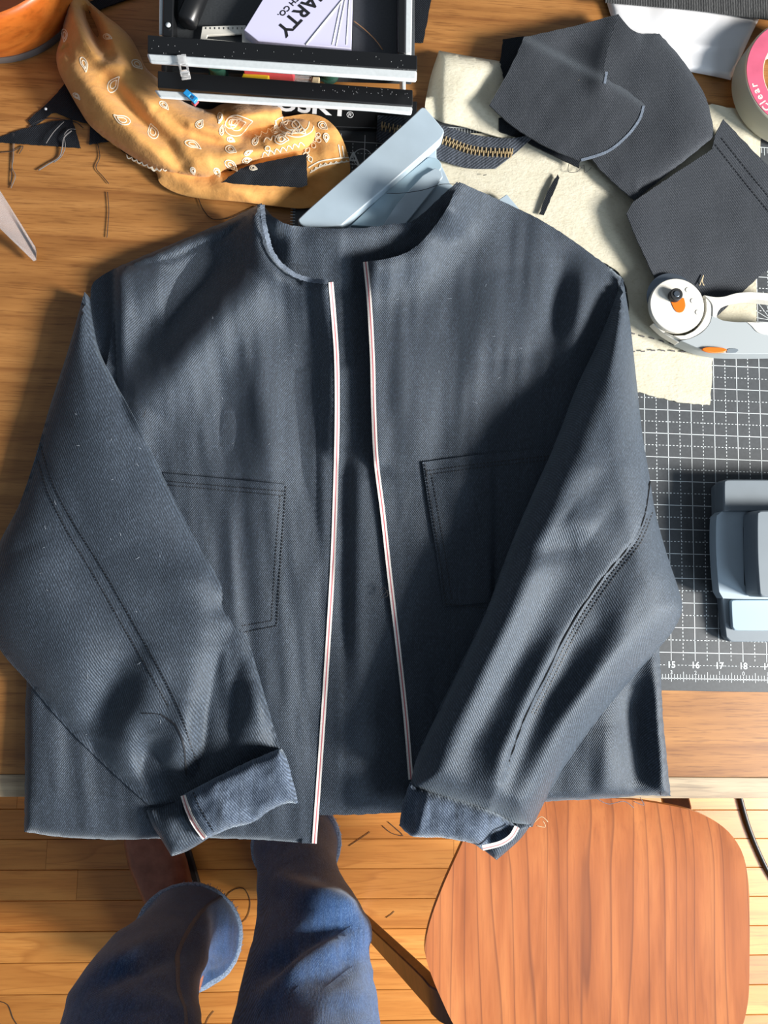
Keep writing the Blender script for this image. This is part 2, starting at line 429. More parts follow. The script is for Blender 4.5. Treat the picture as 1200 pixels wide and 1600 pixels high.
M_CREAM.col(M_CREAM.mix(M_CREAM.ramp(_f, [(0.3, (0.82, 0.8, 0.76, 1)), (0.65, (1, 1, 1, 1))]), (0, 0, 0, 1), M_CREAM.ramp(_g, [(0.3, lin(206, 198, 172)), (0.7, lin(222, 216, 194))])))
M_CREAM.col(M_CREAM.mix(1.0, M_CREAM.ramp(_g, [(0.3, lin(198, 192, 171)), (0.7, lin(207, 201, 182))]), M_CREAM.ramp(_f, [(0.25, (0.88, 0.86, 0.82, 1)), (0.5, (1, 1, 1, 1))]), 'MULTIPLY'))
M_CREAM.set(Roughness=0.9, Specular_IOR_Level=0.2); M_CREAM.bump(_f, 0.55, 0.001); M_CREAM = M_CREAM.m
M_GREY = plain('grey_blue_plastic', lin(162, 178, 190), 0.42, noise=0.03)
M_GREYD = plain('grey_plastic', lin(112, 122, 130), 0.5, noise=0.03)
M_GREYL = plain('pale_blue_plastic', lin(150, 172, 184), 0.45)
M_WHT = plain('white_plastic', lin(214, 211, 202), 0.35)
M_GRP = plain('light_grey_rubber', lin(160, 167, 170), 0.55)
M_ORG = plain('orange_plastic', lin(226, 110, 22), 0.4)
M_STEEL = plain('blade_steel', lin(120, 130, 142), 0.3, 0.85)
M_BLK = plain('black_plastic', lin(20, 21, 23), 0.35)
M_BLKM = plain('black_matte', lin(26, 27, 30), 0.6, noise=0.2, nscale=800)
M_DUST = plain('dust_white', lin(140, 142, 144), 0.9)
M_TRAY = plain('drawer_liner', lin(52, 55, 58), 0.6, noise=0.15, nscale=500)
M_ALU = plain('aluminium', lin(222, 228, 230), 0.42, 0.25, noise=0.05, nscale=300)
M_CARD = plain('card_lavender', lin(206, 204, 232), 0.35)
M_PAP = plain('white_paper', lin(224, 224, 226), 0.5)
M_INK = plain('ink_black', lin(22, 22, 26), 0.6)
M_YEL = plain('yellow_plastic', lin(214, 190, 40), 0.45)
M_RED = plain('red_plastic', lin(200, 70, 80), 0.4)
M_GRN = plain('green_spool', lin(24, 70, 56), 0.6)
M_BEI = plain('beige_card', lin(206, 186, 150), 0.7)
M_BLU = plain('blue_plastic', lin(40, 140, 205), 0.3)
M_BAN = N('ochre_cotton')
_f = M_BAN.noise(M_BAN.coord(), 1300, 2); _g = M_BAN.noise(M_BAN.coord((1, 1.5, 1)), 55, 4, 0.6)
M_BAN.col(M_BAN.ramp(_g, [(0.25, lin(196, 140, 76)), (0.75, lin(210, 156, 92))])); M_BAN.set(Roughness=0.85, Specular_IOR_Level=0.2, Sheen_Weight=0.15); M_BAN.bump(_g, 0.35, 0.004); M_BAN = M_BAN.m
M_PRN = plain('white_print', lin(236, 226, 206), 0.85)
M_BOWL = wood('orange_turned_wood', [(0.25, lin(128, 58, 14)), (0.5, lin(182, 94, 32)), (0.8, lin(208, 122, 50))], 'X', 200, 30, 0.35, fibre=0.3, coat=0.3)
M_FOOT = plain('bowl_foot_grey', lin(96, 88, 84), 0.6)
M_JEAN = denim('blue_jeans', lin(38, 68, 112), lin(122, 154, 194), tw=240, sheen=0.4, streak=0.3, yarn=0.4)
M_HEM = plain('worn_hem', lin(140, 156, 178), 0.9, noise=0.5, nscale=420)
M_JSEAM = plain('jeans_seam', lin(92, 100, 112), 0.8, noise=0.25, nscale=600)
M_BOOT = N('brown_leather'); _f = M_BOOT.noise(M_BOOT.coord(), 45, 5, 0.6)
M_BOOT.col(M_BOOT.ramp(_f, [(0.3, lin(124, 74, 54)), (0.7, lin(156, 100, 78))])); M_BOOT.set(Roughness=0.34); M_BOOT.bump(_f, 0.15, 0.003); M_BOOT = M_BOOT.m
M_SOLE = plain('boot_sole', lin(40, 32, 28), 0.7)
M_CABLE = plain('black_cable', lin(18, 18, 18), 0.45)
M_BRASS = plain('zip_brass', lin(200, 176, 134), 0.4, 0.35)
M_ZIP = denim('zip_tape', lin(60, 64, 72), lin(120, 126, 136), tw=120, ang=0.9, sheen=0.1)
M_WEB = denim('ribbed_webbing', lin(64, 64, 64), lin(120, 120, 120), tw=110, ang=0.0, sheen=0.0)
def glass(name, c, rough=0.05, trans=1.0, ior=1.45, alpha=1.0):
    m = N(name); m.col(c); m.set(Roughness=rough, Transmission_Weight=trans, IOR=ior, Alpha=alpha); return m.m
M_ACR = glass('clear_acrylic', (0.80, 0.76, 0.76, 1), 0.2, 0.72)
M_TAPE = glass('clear_tape_roll', lin(226, 224, 206), 0.35, 0.55)
M_CLIP = glass('clear_plastic', (0.95, 0.95, 0.95, 1), 0.1, 0.75)
M_LAB = plain('pink_label', lin(196, 92, 118), 0.4, noise=0.12, nscale=40)
M_LABT = plain('pale_pink_print', lin(240, 214, 206), 0.5)
M_CORE = plain('cardboard_core', lin(216, 206, 180), 0.8)

# ------------------------------------------------------------------ the setting: floor and its boards
X0, X1 = -1.5, 1.7
FY = -0.5719
v, f = box_vf(X0, X1, -1.75, 0.75, -0.05, -0.012)
floor = mesh('floor', v, f, M_GAP, smooth=False, origin=(0, 0, -0.05)); floor['kind'] = 'structure'
bm_cache = {}
def board_mesh(L):
    if L not in bm_cache:
        c = 0.0009; w = 0.05715 / 2 - 0.0004
        prof = [(-w, -0.012), (-w, -c), (-w + c, 0), (w - c, 0), (w, -c), (w, -0.012)]
        V = [(x, y, z) for x in (-L / 2 + 0.0003, L / 2 - 0.0003) for y, z in prof]
        F = [(i, (i + 1) % 6, 6 + (i + 1) % 6, 6 + i) for i in range(6)] + [(5, 4, 3, 2, 1, 0), (6, 7, 8, 9, 10, 11)]
        me = bpy.data.meshes.new('floorboard'); me.from_pydata(V, [], F); me.materials.append(M_FLR); me.update(); bm_cache[L] = me
    return bm_cache[L]
rb = random.Random(11)
for k in range(-22, 20):
    y = FY - (k + 0.5) * 0.05715
    x = X0 - rb.random() * 0.6
    while x < X1:
        L = rb.choice([0.62, 0.8, 0.95, 1.15])
        o = bpy.data.objects.new('floorboard', board_mesh(L)); COL.objects.link(o); o.parent = floor
        o.location = (x + L / 2, y, 0.05 + 0.0003 * rb.random()); x += L

# ------------------------------------------------------------------ table
TY = -0.2125
table = empty('work_table', (0.1, 0.25, 0), 'walnut veneer work table with a pale oak front edge strip, under the jacket', 'table')
v, f = box_vf(-0.85, 1.15, TY + 0.0215, 0.86, T - 0.028, T); mesh('tabletop', v, f, M_TBL, table, False)
v, f = box_vf(-0.85, 1.15, TY, TY + 0.0210, T - 0.028, T - 0.0002); tag(mesh('edge_strip', v, f, M_OAK, table, False, bevel=0.001), 'pale oak strip along the front edge')
for sx in (-0.78, 1.08):
    for sy in (TY + 0.10, 0.78):
        v, f = box_vf(sx - 0.03, sx + 0.03, sy - 0.03, sy + 0.03, 0.0003, T - 0.028); mesh('leg', v, f, M_LEGW, table, False, bevel=0.003)
v, f = box_vf(-0.75, 1.05, TY + 0.09, TY + 0.11, T - 0.09, T - 0.028); mesh('apron', v, f, M_LEGW, table, False)

# ------------------------------------------------------------------ cutting mat
ma = -0.0057; mo = np.array([0.3417, -0.0666]); IN = 0.0254
def mp(X, Y, h=0.0):
    c, s = math.cos(ma), math.sin(ma); u = (X - 15) * IN; w = Y * IN
    return (mo[0] + c*u - s*w, mo[1] + s*u + c*w, T + h)
MT = 0.0022; MW, MH = 36, 21
mat_o = empty('cutting_mat', mp(18, 12), 'black gridded cutting mat with white inch numbers under the right half of the jacket', 'cutting mat')
cor = [(-0.9, -1.52), (MW + 1.2, -1.52), (MW + 1.2, MH + 1.42), (-0.9, MH + 1.42)]
slab('mat_sheet', [mp(*c) for c in cor], 0.0002, MT, M_MAT, mat_o, world=True, bevel=0.0005, smooth=False)
LV = []; LF = []
def quad(xa, ya, xb, yb, w=0.028):
    dx, dy = xb - xa, yb - ya; L = math.hypot(dx, dy); nx, ny = -dy / L * w / 2, dx / L * w / 2
    o = len(LV)
    for X, Y in ((xa + nx, ya + ny), (xb + nx, yb + ny), (xb - nx, yb - ny), (xa - nx, ya - ny)): LV.append(mp(X, Y, MT + 0.00012))
    LF.append((o + 3, o + 2, o + 1, o))
for i in range(MW + 1): quad(i, -0.33, i, MH + 0.33)
for j in range(MH + 1): quad(0, j, MW, j)
def dashed(xa, ya, xb, yb, on=0.075, off=0.075):
    L = math.hypot(xb - xa, yb - ya); u = 0.04
    while u < L:
        a, b = u / L, min(1, (u + on) / L); quad(xa + (xb-xa)*a, ya + (yb-ya)*a, xa + (xb-xa)*b, ya + (yb-ya)*b, 0.03); u += on + off
for i in range(MW): dashed(i + 0.5, -0.33, i + 0.5, MH)
for j in range(-1, MH): dashed(0, j + 0.5, MW, j + 0.5)
for i in range(MW):
    quad(i + 0.19, -0.5, i + 0.81, -0.5, 0.024)
quad(-0.1, -1.03, MW + 0.1, -1.03, 0.03)
for i in range(MW * 8 + 1):
    l = 0.26 if i % 4 == 0 else 0.17
    quad(i / 8, -1.03 - (0.13 if i % 4 == 0 else 0.05), i / 8, -1.03 + (0.13 if i % 8 == 0 else 0.27 if i % 4 == 0 else l), 0.022)
for i in range(MW * 8 + 1): quad(i / 8, MH + 0.92, i / 8, MH + (0.66 if i % 4 else 0.55), 0.022)
quad(-0.1, MH + 0.92, MW + 0.1, MH + 0.92, 0.03)
for j in range(MH * 8 + 1):
    quad(MW + 1.0, j / 8, MW + 0.8, j / 8, 0.022); quad(-1.0, j / 8, -0.8, j / 8, 0.022)
for a in range(8): # angle fans
    an = math.radians(15 + a * 22.5)
    quad(19.6 + 0.1 * math.cos(an), 14.1 + 0.1 * math.sin(an), 19.6 + 1.3 * math.cos(an), 14.1 + 1.3 * math.sin(an), 0.022)
# size mark with cross hairs near the top left corner
for rr in (0.40, ):
    for k in range(40):
        a0, a1 = 2*math.pi*k/40, 2*math.pi*(k+1)/40
        quad(1.93 + rr*math.cos(a0), 20.3 + rr*math.sin(a0), 1.93 + rr*math.cos(a1), 20.3 + rr*math.sin(a1), 0.03)
tag(mesh('printed_grid', LV, LF, M_LINE, mat_o, False), kind='stuff')
tv = []
for i in range(10, 27):
    p = mp(i, -0.5, MT + 0.00016); tv.append(text_at(str(i), 0.0092, p, ma, True))
    p = mp(i, -0.80, MT + 0.00016); tv.append(text_at(str(abs(18 - i)), 0.0058, p, ma, False))
p = A(552, 249, MT); tv.append(text_at('A', 0.022, (p[0], p[1], T + MT + 0.00016), ma))
v, f = join(tv); tag(mesh('printed_numbers', v, f, M_LINE, mat_o, False), kind='stuff')

FOLD = 1.5
# ------------------------------------------------------------------ the jacket: heights of its layers above the table

def edge_sag(X, Y, H, y0=1250, k=0.00018):
    """cloth past the table's front edge droops a little"""
    return H - k * np.clip(Y - y0, 0, None)
def h_back(X, Y, D=None):
    h = 0.0085 + 0.0030 * fbm(X, Y, 60, 190) + 0.022 * np.clip((455 - Y) / 72, 0, 1) * np.clip((X - 412) / 40, 0, 1) * np.clip((770 - X) / 80, 0, 1)
    h = h + step(X, Y, [(560, 640), (549, 720), (546, 850), (544, 960), (552, 1120)], -9, 14) * np.clip((Y - 680) / 70, 0, 1) * np.clip((1110 - Y) / 120, 0, 1) + 0.009 * np.clip((Y - 680) / 70, 0, 1) * np.clip((1110 - Y) / 120, 0, 1) - ridge(X, Y, [(541, 700), (541, 900), (545, 1020)], 2, 14)
    h = h + ridge(X, Y, [(562, 1040), (566, 1180), (556, 1260)], 4, 40)
    h = h + step(X, Y, [(536, 560), (538, 900), (532, 1275)], 1.4, 3) + step(X, Y, [(520, 570), (640, 570)], 2.0, 3)
    h = h + ridge(X, Y, [(420, 335), (500, 362), (560, 362), (640, 350)], 4, 16, False) + ridge(X, Y, [(690, 312), (720, 285)], 5, 30, False) + ridge(X, Y, [(408, 330), (430, 345)], 20, 22, False)
    return edge_sag(X, Y, h)
def h_left(X, Y, D=None):
    h = 0.0175 + 0.0055 * fbm(X, Y, 42, 260, 3, -0.06) + 0.0035 * fbm(X, Y, 150, 130, 2)
    h = h + ridge(X, Y, [(406, 325), (414, 375), (440, 420), (500, 442)], 14, 46, False) + ridge(X, Y, [(408, 318), (414, 345)], 14, 30, False)
    h = h + ridge(X, Y, [(402, 420), (330, 510), (262, 590), (226, 640)], 14, 44) - ridge(X, Y, [(372, 372), (290, 455), (212, 560)], 9, 40)
    h = h + ridge(X, Y, [(250, 420), (225, 500)], 4, 34)
    h = h - ridge(X, Y, [(456, 450), (468, 560), (478, 680), (480, 860)], 4.0, 40) + ridge(X, Y, [(508, 450), (520, 560), (520, 700)], 5, 16, False)
    h = h + ridge(X, Y, [(390, 560), (410, 640), (430, 740)], 3.5, 30) - ridge(X, Y, [(384, 600), (345, 740)], 3, 34)
    h = h + step(X, Y, [(178, 400), (178, 430), (181, 560), (184, 640)], -7, 12) * np.clip((700 - Y) / 120, 0, 1) * np.clip((300 - X) / 100, 0, 1)
    h = h + ridge(X, Y, [(192, 425), (194, 560)], 2.5, 12) - 0.012 * np.clip((182 - X) / 6, 0, 1) * np.clip((660 - Y) / 80, 0, 1)
    h = h - ridge(X, Y, [(178, 424), (270, 403), (345, 372), (402, 328)], 2.2, 3.5, False)
    h = h + 0.004 * np.clip((Y - 1100) / 200, 0, 1)
    if D is not None: h = h * (0.55 + 0.45 * roundoff(np.where(X > 470, 99, D), 16))
    return np.maximum(edge_sag(X, Y, h), np.where(X > 500, h_back(X, Y) + 0.0028, 0.0035))
def h_right(X, Y, D=None):
    h = 0.0195 + 0.0050 * fbm(X, Y, 46, 260, 3, 0.07) + 0.0035 * fbm(X, Y, 150, 130, 2)
    h = h + ridge(X, Y, [(720, 280), (692, 340), (658, 385), (600, 408)], 17, 44, False) + ridge(X, Y, [(722, 280), (704, 322)], 22, 36, False)
    h = h - ridge(X, Y, [(880, 400), (872, 470), (862, 530)], 6, 20) + ridge(X, Y, [(925, 420), (905, 500), (888, 560)], 5, 22)
    h = h + ridge(X, Y, [(648, 520), (640, 640), (640, 740)], 3, 36) + ridge(X, Y, [(780, 420), (800, 560)], 4, 60)
    h = h + ridge(X, Y, [(576, 410), (582, 600), (590, 720)], 3, 16, False) - ridge(X, Y, [(590, 740), (598, 800), (612, 930), (625, 1080)], 2, 16, False)
    h = h - ridge(X, Y, [(990, 1080), (1000, 1180), (1000, 1230)], 8, 24) + ridge(X, Y, [(1030, 1040), (1036, 1150), (1040, 1250)], 5, 14) + ridge(X, Y, [(940, 1130), (950, 1240)], 5, 30)
    if D is not None: h = h * (1 - 0.5 * (1 - roundoff(np.where(X < 720, 99, D), 16)) * np.clip((Y - 390) / 60, 0, 1))
    return np.maximum(edge_sag(X, Y, h, 1246), np.where(X < 770, h_back(X, Y) + 0.0028, 0.0085))
def h_sleeve_l(X, Y, D):
    h = 0.012 + 0.007 * np.clip((700 - Y) / 200, 0, 1) + 0.024 * roundoff(D, 78) * (0.45 + 0.55 * np.clip((Y - 420) / 250, 0, 1)) + 0.0050 * fbm(X, Y, 110, 160, 3, -0.5)
    h = h + ridge(X, Y, [(140, 640), (150, 740), (200, 860)], 4, 50)
    h = h + ridge(X, Y, [(40, 850), (90, 960), (160, 1060)], 8, 60)
    h = h - ridge(X, Y, [(200, 1035), (160, 1110), (148, 1150)], 9, 34) + ridge(X, Y, [(240, 1000), (230, 1100), (200, 1180)], 5, 34)
    h = h - ridge(X, Y, [(350, 1010), (346, 1090), (330, 1180), (310, 1220)], 15, 34) + ridge(X, Y, [(398, 1060), (414, 1140)], 7, 24)
    h = h - ridge(X, Y, [(225, 1150), (240, 1200), (268, 1235)], 13, 24) + ridge(X, Y, [(290, 1090), (288, 1190)], 5, 24)
    h = h - ridge(X, Y, [(340, 950), (360, 945), (392, 960)], 5, 18) + ridge(X, Y, [(210, 910), (300, 905), (350, 880)], 3, 30)
    h = h + step(X, Y, [(62, 690), (110, 810), (160, 890), (245, 1040), (280, 1110), (312, 1205)], -0.9, 2.5)
    return edge_sag(X, Y, h)
def h_sleeve_r(X, Y, D):
    h = 0.014 + 0.052 * roundoff(D, 52) * (0.5 + 0.5 * np.clip((Y - 430) / 300, 0, 1)) + 0.0045 * fbm(X, Y, 90, 170, 3, 0.5)
    h = h + ridge(X, Y, [(905, 700), (850, 830), (800, 930), (745, 1040), (690, 1170)], 7, 42)
    h = h - ridge(X, Y, [(880, 900), (845, 960), (790, 1060), (745, 1150), (725, 1240)], 4.5, 30)
    h = h + ridge(X, Y, [(870, 1000), (820, 1100), (785, 1180), (770, 1262)], 4.5, 16)
    h = h - ridge(X, Y, [(930, 980), (880, 1060), (825, 1160), (785, 1260)], 5.5, 34)
    h = h + ridge(X, Y, [(1010, 900), (960, 1010), (880, 1130), (835, 1230)], 5, 30)
    h = h - ridge(X, Y, [(905, 850), (850, 860), (800, 870)], 4, 22) + ridge(X, Y, [(890, 800), (930, 830)], 4, 26)
    h = h + step(X, Y, [(1016, 750), (1005, 810), (985, 850), (940, 905), (890, 980), (850, 1060), (820, 1120), (795, 1190)], 3.6, 2.2)
    return edge_sag(X, Y, h)
def cut(f, b):  # keeps a layer above the one beneath
    return lambda X, Y, D=None: np.maximum(f(X, Y, D), b(X, Y) + 0.002)

jk = empty('denim_jacket', A(560, 800, 0), 'unfinished black denim jacket with white selvedge front edges laid open across the table', 'jacket')
BACK = [(412, 322, 1), (432, 342), (455, 352), (500, 356), (560, 356), (610, 351), (640, 347), (664, 330), (690, 306), (714, 284, 1), (790, 340), (880, 420), (920, 800), (930, 1235, 1), (800, 1256), (640, 1268), (560, 1273), (490, 1274), (300, 1282), (120, 1285, 1), (120, 1100), (150, 700), (200, 430), (300, 375)]
cloth('back_panel', BACK, h_back, M_DEN, jk, 7, bot=lambda X, Y, D: 0.001 + 0 * X if False else h_back(X, Y) - 0.0014, fray=1.5)
LEFT = [(409, 317, 1), (411, 345), (416, 372), (424, 396), (440, 416), (462, 432), (488, 439), (515, 440, 1), (520, 500), (524, 560), (525, 640), (523, 740), (519, 880), (510, 1030), (500, 1180), (490, 1319, 1), (420, 1313), (300, 1309), (185, 1312), (100, 1308), (38, 1300, 1), (39, 1180), (42, 1062), (60, 940), (106, 760), (134, 600), (140, 500), (142, 452), (150, 437), (180, 419, 1), (235, 395), (300, 368), (360, 342)]
fl = cloth('front_panel', LEFT, h_left, M_DEN, jk, 6, fray=1.2)
tag(fl, 'front panel on the left with a pale frayed collar edge')
RIGHT = [(568, 409, 1), (600, 405), (632, 396), (656, 380), (678, 356), (697, 328), (710, 300), (718, 284, 1), (770, 308), (830, 336), (880, 365), (935, 405), (972, 434, 1), (990, 560), (1010, 800), (1028, 980), (1036, 1120), (1048, 1244, 1), (1000, 1243), (960, 1247), (845, 1253), (740, 1262), (652, 1266, 1), (641, 1222), (632, 1120), (620, 1010), (607, 900), (596, 800), (586, 720), (582, 640), (580, 560), (575, 470)]
fr = cloth('front_panel', RIGHT, lambda X, Y, D: h_right(X, Y, D), M_DEN, jk, 6, fray=1.2)
tag(fr, 'front panel on the right, partly shaded by its sleeve')
HL = lambda x, y: h_left(x, y); HR = lambda x, y: h_right(x, y)
SLV = [(-0.5, -0.16, 0), (-0.16, 0.10, 1), (0.10, 0.5, 0)]
ribbon('selvedge', [(517, 441), (522, 500), (526, 560), (527, 640), (525, 740), (520, 880), (511, 1030), (501, 1180), (491, 1318)], 7.6, HL, [M_SELV, M_PINK], fl, 5, SLV, lift=0.0008)
ribbon('selvedge', [(571, 409), (577, 470), (582, 560), (584, 640), (588, 720), (598, 800), (609, 900), (622, 1010), (634, 1120), (642, 1218)], 7.6, HR, [M_SELV, M_PINK], fr, 5, SLV, lift=0.0008)
ribbon('frayed_edge', [(410, 320), (412, 345), (418, 372), (426, 396), (442, 416), (464, 431), (488, 438), (512, 440)], 7, HL, [M_FRAY], fl, 1.6, lift=0.0010, wig=1.3)
# patch pockets
def pocket(poly, hf, par, rows):
    po = cloth('pocket', poly, lambda X, Y, D: hf(X, Y) + 0.0024 + 0.0006 * np.clip(D / 12, 0, 1), M_DEN, par, 6, th=0.0012)
    ribbon('stitching', rows, 1.6, lambda x, y: hf(x, y) + 0.0028, [M_STI], po, 3, dash=(3.4, 2.2), lift=0.0005)
pocket([(255, 739, 1), (448, 757, 1), (441, 860), (434, 981, 1), (380, 991, 1), (300, 900)], HL, fl, [[(262, 758), (446, 775)], [(262, 752), (446, 768)], [(447, 760), (440, 860), (432, 979)], [(438, 775), (431, 860), (424, 970)], [(432, 978), (382, 988)], [(424, 970), (378, 978)]])
pocket([(660, 722, 1), (745, 711), (870, 699, 1), (872, 930, 1), (694, 948, 1), (683, 870), (670, 790)], HR, fr, [[(666, 742), (745, 731), (860, 718)], [(666, 736), (745, 725), (860, 712)], [(664, 726), (674, 790), (687, 870), (697, 944)], [(674, 740), (683, 790), (696, 870), (706, 936)], [(697, 944), (760, 950)]])
# sleeves
SLEEVE_L = [(132, 456, 1), (138, 500), (150, 545), (180, 598), (216, 665), (262, 758), (311, 850), (360, 935), (390, 1010), (411, 1080), (438, 1174, 1), (385, 1196), (330, 1226), (285, 1250), (232, 1258, 1), (160, 1192), (100, 1132), (42, 1064), (2, 1018), (-22, 965), (-24, 910), (0, 846), (30, 788), (55, 715), (77, 638), (106, 548)]
sl = cloth('sleeve', SLEEVE_L, lambda X, Y, D: np.maximum(h_sleeve_l(X, Y, D), h_left(X, Y) + 0.002), M_DENS, jk, 5.5, bot=lambda X, Y, D: np.where(D > 12, 0.026, h_left(X, Y)))
SLEEVE_R = [(973, 433, 1), (984, 500), (994, 590), (1004, 680), (1015, 745), (1024, 800), (1042, 866), (1060, 920), (1066, 952), (1052, 985), (1030, 1012), (962, 1090), (905, 1163), (862, 1232), (832, 1292, 1), (800, 1290), (745, 1268), (690, 1252), (641, 1230, 1), (649, 1192), (668, 1148), (702, 1080), (732, 1018), (762, 950), (790, 872), (812, 818), (838, 758), (872, 682), (902, 604), (937, 530), (961, 470)]
sr = cloth('sleeve', SLEEVE_R, lambda X, Y, D: np.maximum(h_sleeve_r(X, Y, D), h_right(X, Y) + 0.002), M_DENS, jk, 5.5, bot=lambda X, Y, D: np.where(D > 12, 0.028, h_right(X, Y)))
PSL = rs(SLEEVE_L, 6); PSR = rs(SLEEVE_R, 6)
HSL = lambda x, y: np.maximum(h_sleeve_l(x, y, segdist(x, y, PSL, True)), h_left(x, y) + 0.002)
HSR = lambda x, y: np.maximum(h_sleeve_r(x, y, segdist(x, y, PSR, True)), h_right(x, y) + 0.002)
ribbon('stitching', [[(62, 692), (80, 750), (110, 810), (160, 890), (200, 960), (245, 1040), (280, 1110), (300, 1170), (312, 1203)], [(59, 720), (75, 770), (105, 830), (150, 905), (190, 975), (230, 1045), (264, 1105)], [(222, 1115), (250, 1117), (275, 1135)]], 1.7, HSL, [M_STI], sl, 3, dash=(3.4, 2.2))
ribbon('sleeve_seam', [(250, 1116), (274, 1134), (287, 1165), (291, 1212)], 2.4, HSL, [M_STI], sl, 3)
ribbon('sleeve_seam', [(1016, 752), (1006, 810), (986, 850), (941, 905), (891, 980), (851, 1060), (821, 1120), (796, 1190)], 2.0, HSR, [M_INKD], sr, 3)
ribbon('stitching', [[(1020, 800), (1000, 850), (955, 908), (905, 982), (864, 1062), (836, 1116)], [(1012, 810), (994, 850), (949, 906), (899, 980), (858, 1060), (830, 1116)]], 1.6, HSR, [M_STI], sr, 3, dash=(3.4, 2.2))
# turned-up cuffs
def h_cuff_l(X, Y, D):
    h = 0.036 + 0.012 * roundoff(D, 16) + 0.0040 * fbm(X, Y, 40, 26, 3, -0.45)
    h = h - ridge(X, Y, [(262, 1240), (250, 1300), (270, 1340)], 10, 26, False) + ridge(X, Y, [(330, 1235), (345, 1262), (360, 1290)], 3, 18) - ridge(X, Y, [(385, 1262), (398, 1282)], 4, 12)
    return h
CUFF_L = [(436, 1171, 1), (446, 1180), (458, 1222), (466, 1256, 1), (444, 1256), (420, 1268), (396, 1285), (362, 1294), (320, 1312, 1), (304, 1290), (293, 1268), (284, 1243, 1), (330, 1219), (382, 1193)]
cl = cloth('cuff', CUFF_L, h_cuff_l, M_DENI, jk, 4.5, bot=lambda X, Y, D: np.where(D > 5, 0.024, 0.036), fray=1.0)
tag(cl, 'turned-up cuff showing the paler wrong side')
CUFF_L2 = [(288, 1240, 1), (296, 1268), (308, 1292), (324, 1311, 1), (292, 1330), (268, 1338, 1), (252, 1312), (238, 1290), (228, 1264, 1), (256, 1256)]
cloth('cuff', CUFF_L2, lambda X, Y, D: 0.022 + 0.012 * roundoff(D, 18) + 0.003 * fbm(X, Y, 30, 40) - ridge(X, Y, [(250, 1262), (285, 1250)], 6, 16, False), M_DENS, jk, 4.5)
PCL = rs(CUFF_L, 5); HCL = lambda x, y: h_cuff_l(x, y, segdist(x, y, PCL, True))
ribbon('selvedge', [(286, 1243), (294, 1267), (305, 1289), (320, 1310)], 8, HCL, [M_SELV, M_PINK], cl, 3, [(-0.5, -0.1, 0), (-0.1, 0.08, 1), (0.08, 0.5, 0)], lift=0.0015)
ribbon('stitching', [(302, 1238), (310, 1258), (322, 1280), (334, 1300)], 1.8, HCL, [M_STI], cl, 3, dash=(3.4, 2.4), lift=0.0006)
def h_cuff_r(X, Y, D):
    h = 0.044 + 0.012 * roundoff(D, 16) + 0.0030 * fbm(X, Y, 40, 30, 3, 0.3)
    h = h - ridge(X, Y, [(630, 1290), (642, 1240)], 9, 20, False) + ridge(X, Y, [(664, 1246), (652, 1300)], 3, 8)
    h = h - ridge(X, Y, [(762, 1322), (775, 1302), (792, 1298)], 13, 13, False)
    return h
CUFF_R = [(641, 1222, 1), (655, 1233), (700, 1246), (760, 1266), (796, 1284), (812, 1295, 1), (802, 1310), (784, 1322), (754, 1328, 1), (738, 1318), (690, 1309), (645, 1307), (624, 1290, 1), (630, 1255)]
cr_ = cloth('cuff', CUFF_R, h_cuff_r, M_DENI, jk, 4.5, bot=lambda X, Y, D: np.where(D > 5, 0.026, 0.04), fray=1.0)
tag(cr_, 'turned-up cuff showing the paler wrong side')
CUFF_R2 = [(800, 1284, 1), (830, 1288, 1), (812, 1312), (776, 1344, 1), (748, 1322, 1), (780, 1310)]
cloth('cuff', CUFF_R2, lambda X, Y, D: 0.024 + 0.010 * roundoff(D, 14), M_DENS, jk, 4.5)
PCR = rs(CUFF_R, 5); HCR = lambda x, y: h_cuff_r(x, y, segdist(x, y, PCR, True))
ribbon('selvedge', [(808, 1292), (799, 1307), (782, 1318), (754, 1325)], 8.5, lambda x, y: 0 * x + 0.047, [M_SELV, M_PINK], cr_, 3, [(-0.5, -0.2, 0), (-0.2, -0.05, 1), (-0.05, 0.5, 0)], lift=0.002)
for pts, h in (([(835, 1285), (846, 1276), (856, 1284)], 0.03), ([(838, 1290), (852, 1292), (848, 1282)], 0.03), ([(930, 1246), (950, 1256), (975, 1252), (990, 1262)], 0.004), ([(1000, 1246), (1006, 1258), (990, 1252)], 0.006)):
    thread('loose_thread', pts, h, M_BEI if h == 0.03 else M_FRAY, jk, 0.0003, 3)
rl = random.Random(9); lint = []
for i in range(46):
    if i < 24: x, y, hf = rl.uniform(60, 330), rl.uniform(640, 1150), HSL
    elif i < 36: x, y, hf = rl.uniform(330, 480), rl.uniform(480, 700), HL
    else: x, y, hf = rl.uniform(620, 840), rl.uniform(430, 640), HR
    a = rl.uniform(0, 6.28); l = rl.uniform(1.5, 5); q = np.array([[x, y], [x + l * math.cos(a), y + l * math.sin(a)], [x + 1.7 * l * math.cos(a + .2), y + 1.7 * l * math.sin(a + .2)]])
    if hf is HSL and not inside(q[:, 0], q[:, 1], PSL).all(): continue
    lint.append(tube_vf(A(q[:, 0], q[:, 1], hf(q[:, 0], q[:, 1]) + 0.0006), 0.00013, 4))
v, f = join(lint); tag(mesh('lint', v, f, M_THL, jk), 'pale lint flecks', kind='stuff')
for pts, h in (([(716, 288), (690, 288), (660, 297), (625, 302), (604, 302)], [0.05, 0.052, 0.05, 0.045, 0.040]), ([(592, 925), (600, 918), (606, 930), (596, 934), (606, 922)], 0.026), ([(228, 640), (224, 652)], 0.04)):
    thread('loose_thread', pts, h, M_THD, jk, 0.0003, 3)

FOLD = 1.0
